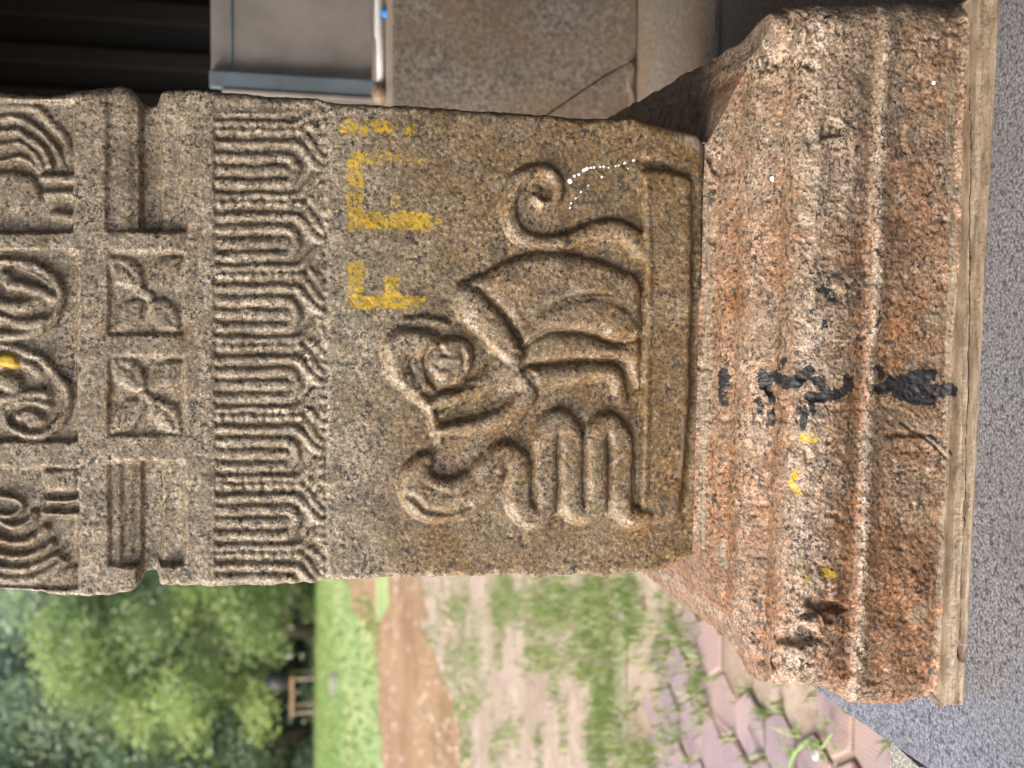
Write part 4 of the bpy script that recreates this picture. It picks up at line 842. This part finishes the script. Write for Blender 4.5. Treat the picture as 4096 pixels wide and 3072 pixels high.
# ------------------------------------------------------------------ trees
M_BARK = plain('dark_bark', (.06, .045, .033), .9, 0, .4, 6, .6)
def leaves_mesh(name, C, size, tint, flat=.0):
    n = len(C); d = RNG.normal(0, 1, (n, 3)); d[:, 2] = d[:, 2] * .7 - .25; d /= np.linalg.norm(d, axis=1, keepdims=True)
    r = RNG.normal(0, 1, (n, 3)); s = np.cross(d, r); s /= np.linalg.norm(s, axis=1, keepdims=True); L = size[:, None]
    V = np.stack([C, C + d * L * .45 + s * L * .30, C + d * L, C + d * L * .45 - s * L * .30], 1)
    return mesh_np(name, V.reshape(-1, 3), np.arange(4 * n).reshape(-1, 4), True, {'tint': np.repeat(tint, 4)})
def tree(name, label, x, y, h, rad, low, mat, n_leaf=9000, size=.38, clumps=60, seed=0, trunk_r=.22):
    rg = np.random.default_rng(seed); t = empty(name, (x, y, GZ)); tag(t, label, 'tree', 'trees beyond the lawn')
    bm = bmesh.new(); top = h * .72; pts = [Vector((x + rg.normal(0, .12) * k, y + rg.normal(0, .12) * k, GZ - .1 + top * k / 5)) for k in range(6)]
    tube(bm, pts, [trunk_r * (1.25 - .19 * k) for k in range(6)], 9); link('trunk', bm_mesh('trunk', bm, True), M_BARK, t)
    cc = []
    for k in range(clumps):
        f = (k + .5) / clumps; zz = low + (h - low) * f; prof = math.sin(math.pi * min(1, .18 + .80 * f)) ** .6; an = k * 2.4 + rg.normal(0, .4); rr = rad * prof * rg.uniform(.35, 1.0)
        cc.append((x + math.cos(an) * rr, y + math.sin(an) * rr, GZ + zz))
    cc = np.array(cc)
    for k in range(0, clumps, max(1, clumps // 7)):
        bm = bmesh.new(); p0 = pts[min(5, 1 + int(4 * k / clumps))]; p1 = Vector(cc[k]); mid = (p0 + p1) / 2 + Vector((0, 0, -.15 * (p1 - p0).length * .5)); tube(bm, [p0, mid, p1], [trunk_r * .45, trunk_r * .3, trunk_r * .1], 6)
        link('limb', bm_mesh('limb', bm, True), M_BARK, t)
    n_leaf = int(n_leaf * 2.3); size = size * .62
    w = rg.integers(0, clumps, n_leaf); sg = rad * .17
    C = cc[w] + np.clip(rg.normal(0, 1, (n_leaf, 3)), -2, 2) * [sg, sg, sg * .62]; C[:, 2] = np.maximum(C[:, 2], GZ + low * .5)
    tint = np.clip(rg.random(clumps)[w] * .75 + rg.random(n_leaf) * .25, 0, 1)
    link('crown', leaves_mesh('crown', C, rg.uniform(.6, 1.3, n_leaf) * size, tint), mat, t)
    return t
LF_D = leaf_mat('dark_leaves', [(0, (.065, .092, .095)), (.5, (.11, .15, .14)), (1, (.19, .245, .205))], .4)  # blue lift in the leaf colour stands in for distant haze
LF_M = leaf_mat('mid_leaves', [(0, (.12, .17, .145)), (.5, (.22, .29, .22)), (.9, (.33, .40, .29)), (1, (.44, .39, .25))], .45)  # pale bluish greens, haze painted into the leaves
LF_L = leaf_mat('light_leaves', [(0, (.13, .18, .10)), (.5, (.25, .315, .145)), (1, (.38, .44, .20))], .45)
tree('leafy_tree', 'light yellow green leafy tree with low hanging boughs behind the black tank', -9.2, 40, 9.5, 3.4, 1.3, LF_L, 9500, .32, 46, 3)
tree('leafy_tree', 'tall mid green tree showing just beside the pillar edge', -6.8, 43, 13.5, 3.8, 1.0, LF_M, 9000, .36, 60, 5)
tree('leafy_tree', 'tall pale green tree with yellowing sprays at the far garden edge', -14.2, 44, 15, 4.4, 2.2, LF_M, 10500, .36, 70, 8)
tree('leafy_tree', 'dark evergreen tree behind the light boughs', -10.8, 49, 16, 5.0, 1.8, LF_D, 11000, .42, 70, 11)
tree('leafy_tree', 'mid green tree at the picture border beyond the lawn', -18.3, 43, 15.5, 4.4, 2.0, LF_M, 10500, .36, 70, 14)
tree('leafy_tree', 'dark broad tree filling the corner beyond the lawn', -16.5, 50, 17, 5.2, 1.6, LF_D, 11000, .44, 70, 17)
tree('leafy_tree', 'dark tree closing the view behind the pillar', -5.0, 52, 17, 5.0, 1.5, LF_D, 8000, .44, 60, 19)
tree('leafy_tree', 'dark distant tree farthest toward the border', -23, 50, 17, 5.2, 1.5, LF_D, 8000, .44, 60, 21)
# far wood behind: reads as one dark mass
C = np.column_stack([RNG.uniform(-42, 6, 22000), RNG.uniform(55, 60, 22000), GZ + RNG.uniform(0, 20, 22000)])
tag(link('far_wood', leaves_mesh('far_wood', C, RNG.uniform(.6, 1.2, 22000), RNG.random(22000) * .7), LF_D), 'dark mass of the wood behind the trees', 'wood', None, 'stuff')
def bush(name, label, x, y, r, h, mat, n=1200, seed=0):
    rg = np.random.default_rng(seed); t = empty(name, (x, y, GZ)); tag(t, label, 'bush', 'low bushes at the lawn edge')
    u = rg.normal(0, 1, (n, 3)); u /= np.linalg.norm(u, axis=1, keepdims=True); q = u * rg.uniform(.5, 1, (n, 1)) * [r, r * .8, h]
    q[:, 2] = np.abs(q[:, 2]) * (1 + .25 * vnoise(q[:, 0] * 3 + seed, q[:, 1] * 3, 3)); link('foliage', leaves_mesh('foliage', q + [x, y, GZ], rg.uniform(.12, .24, n), rg.random(n)), mat, t)
    bm = bmesh.new(); tube(bm, [(x, y, GZ - .05), (x, y, GZ + h * .5)], [.05, .02], 6); link('stem', bm_mesh('stem', bm), M_BARK, t)
bush('low_bush', 'bright green low bush nearest the pillar at the lawn edge', -8.2, 42, 1.15, .75, LF_L, 1500, 1)
bush('low_bush', 'green low bush between the pillar and the tank stand', -9.6, 43.5, 1.0, .6, LF_M, 1200, 2)
bush('low_bush', 'small dark bush below the tank stand', -12.6, 44, .9, .5, LF_M, 900, 3)
bush('low_bush', 'leafy bush at the dark trunks by the border', -15.4, 43.5, 1.1, .8, LF_M, 1100, 4)

# ------------------------------------------------------------------ black tank on its stand, block on the lawn
TY = 39.0
def far_pt(x, y, Y): r = ray(np.array(float(x)), np.array(float(y))); t = Y / r[1]; return CAMP + t * r
s0 = far_pt(1162, 2690, TY); s1 = far_pt(1162, 2850, TY); t0 = far_pt(1155, 2683, TY); t1 = far_pt(1070, 2763, TY)
M_BLACK = plain('black_tank_plastic', (.010, .011, .014), .6, 0, .3, 2); M_WOODO = plain('orange_brown_slab', (.22, .135, .07), .7, 0, .25, 3); M_POST = plain('pale_post', (.22, .17, .13), .8, 0, .2, 4)
xm0, xm1 = min(s0[0], s1[0]), max(s0[0], s1[0]); sz = float(s0[2])
st = empty('tank_stand', ((xm0 + xm1) / 2, TY, GZ)); tag(st, 'orange brown slab stand on thin legs carrying the black tank', 'stand')
def wbox(name, x0, x1, y0, y1, z0, z1, mat, par, bev=.01):
    bm = bmesh.new(); hexa(bm, [(x, y, z) for z in (z0, z1) for x, y in ((x0, y0), (x1, y0), (x1, y1), (x0, y1))], bev); return link(name, bm_mesh(name, bm), mat, par)
wbox('slab', xm0, xm1, TY - .6, TY + .6, sz - .12, sz + .02, M_WOODO, st)
for x in (xm0 + .12, xm1 - .12):
    for y in (TY - .5, TY + .5): wbox('leg', x - .045, x + .045, y - .045, y + .045, GZ - .02, sz - .121, M_POST, st)
tx0, tx1 = min(t0[0], t1[0]), max(t0[0], t1[0]); tr = (tx1 - tx0) / 2; tc = (tx0 + tx1) / 2; th = float(t1[2]) - sz
tk = empty('water_tank', (tc, TY, sz + .02)); tag(tk, 'black plastic water tank standing on the orange brown slab', 'water tank')
bm = bmesh.new(); tube(bm, [(tc, TY, sz + .022), (tc, TY, sz + .06), (tc, TY, sz + th * .30), (tc, TY, sz + th * .33), (tc, TY, sz + th * .60), (tc, TY, sz + th * .63), (tc, TY, sz + th * .84), (tc, TY, sz + th * .95), (tc, TY, sz + th)], [tr * .94, tr, tr, tr * 1.04, tr * 1.04, tr, tr, tr * .7, tr * .42], 28); link('body', bm_mesh('body', bm, True), M_BLACK, tk)
bm = bmesh.new(); tube(bm, [(tc, TY, sz + th + .002), (tc, TY, sz + th + .06), (tc, TY, sz + th + .075)], [tr * .4, tr * .4, tr * .3], 20); link('lid', bm_mesh('lid', bm, True), M_BLACK, tk)
b0 = on_level(np.array(1352.), np.array(2735.), GZ)
bl_ = wbox('lawn_block', b0[0] - .22, b0[0] + .22, b0[1] - .12, b0[1] + .12, GZ, GZ + .17, plain('grey_weathered_block', (.2, .19, .18), .8, 0, .3, 5), None, .03); tag(bl_, 'grey stone block lying on the lawn', 'stone')
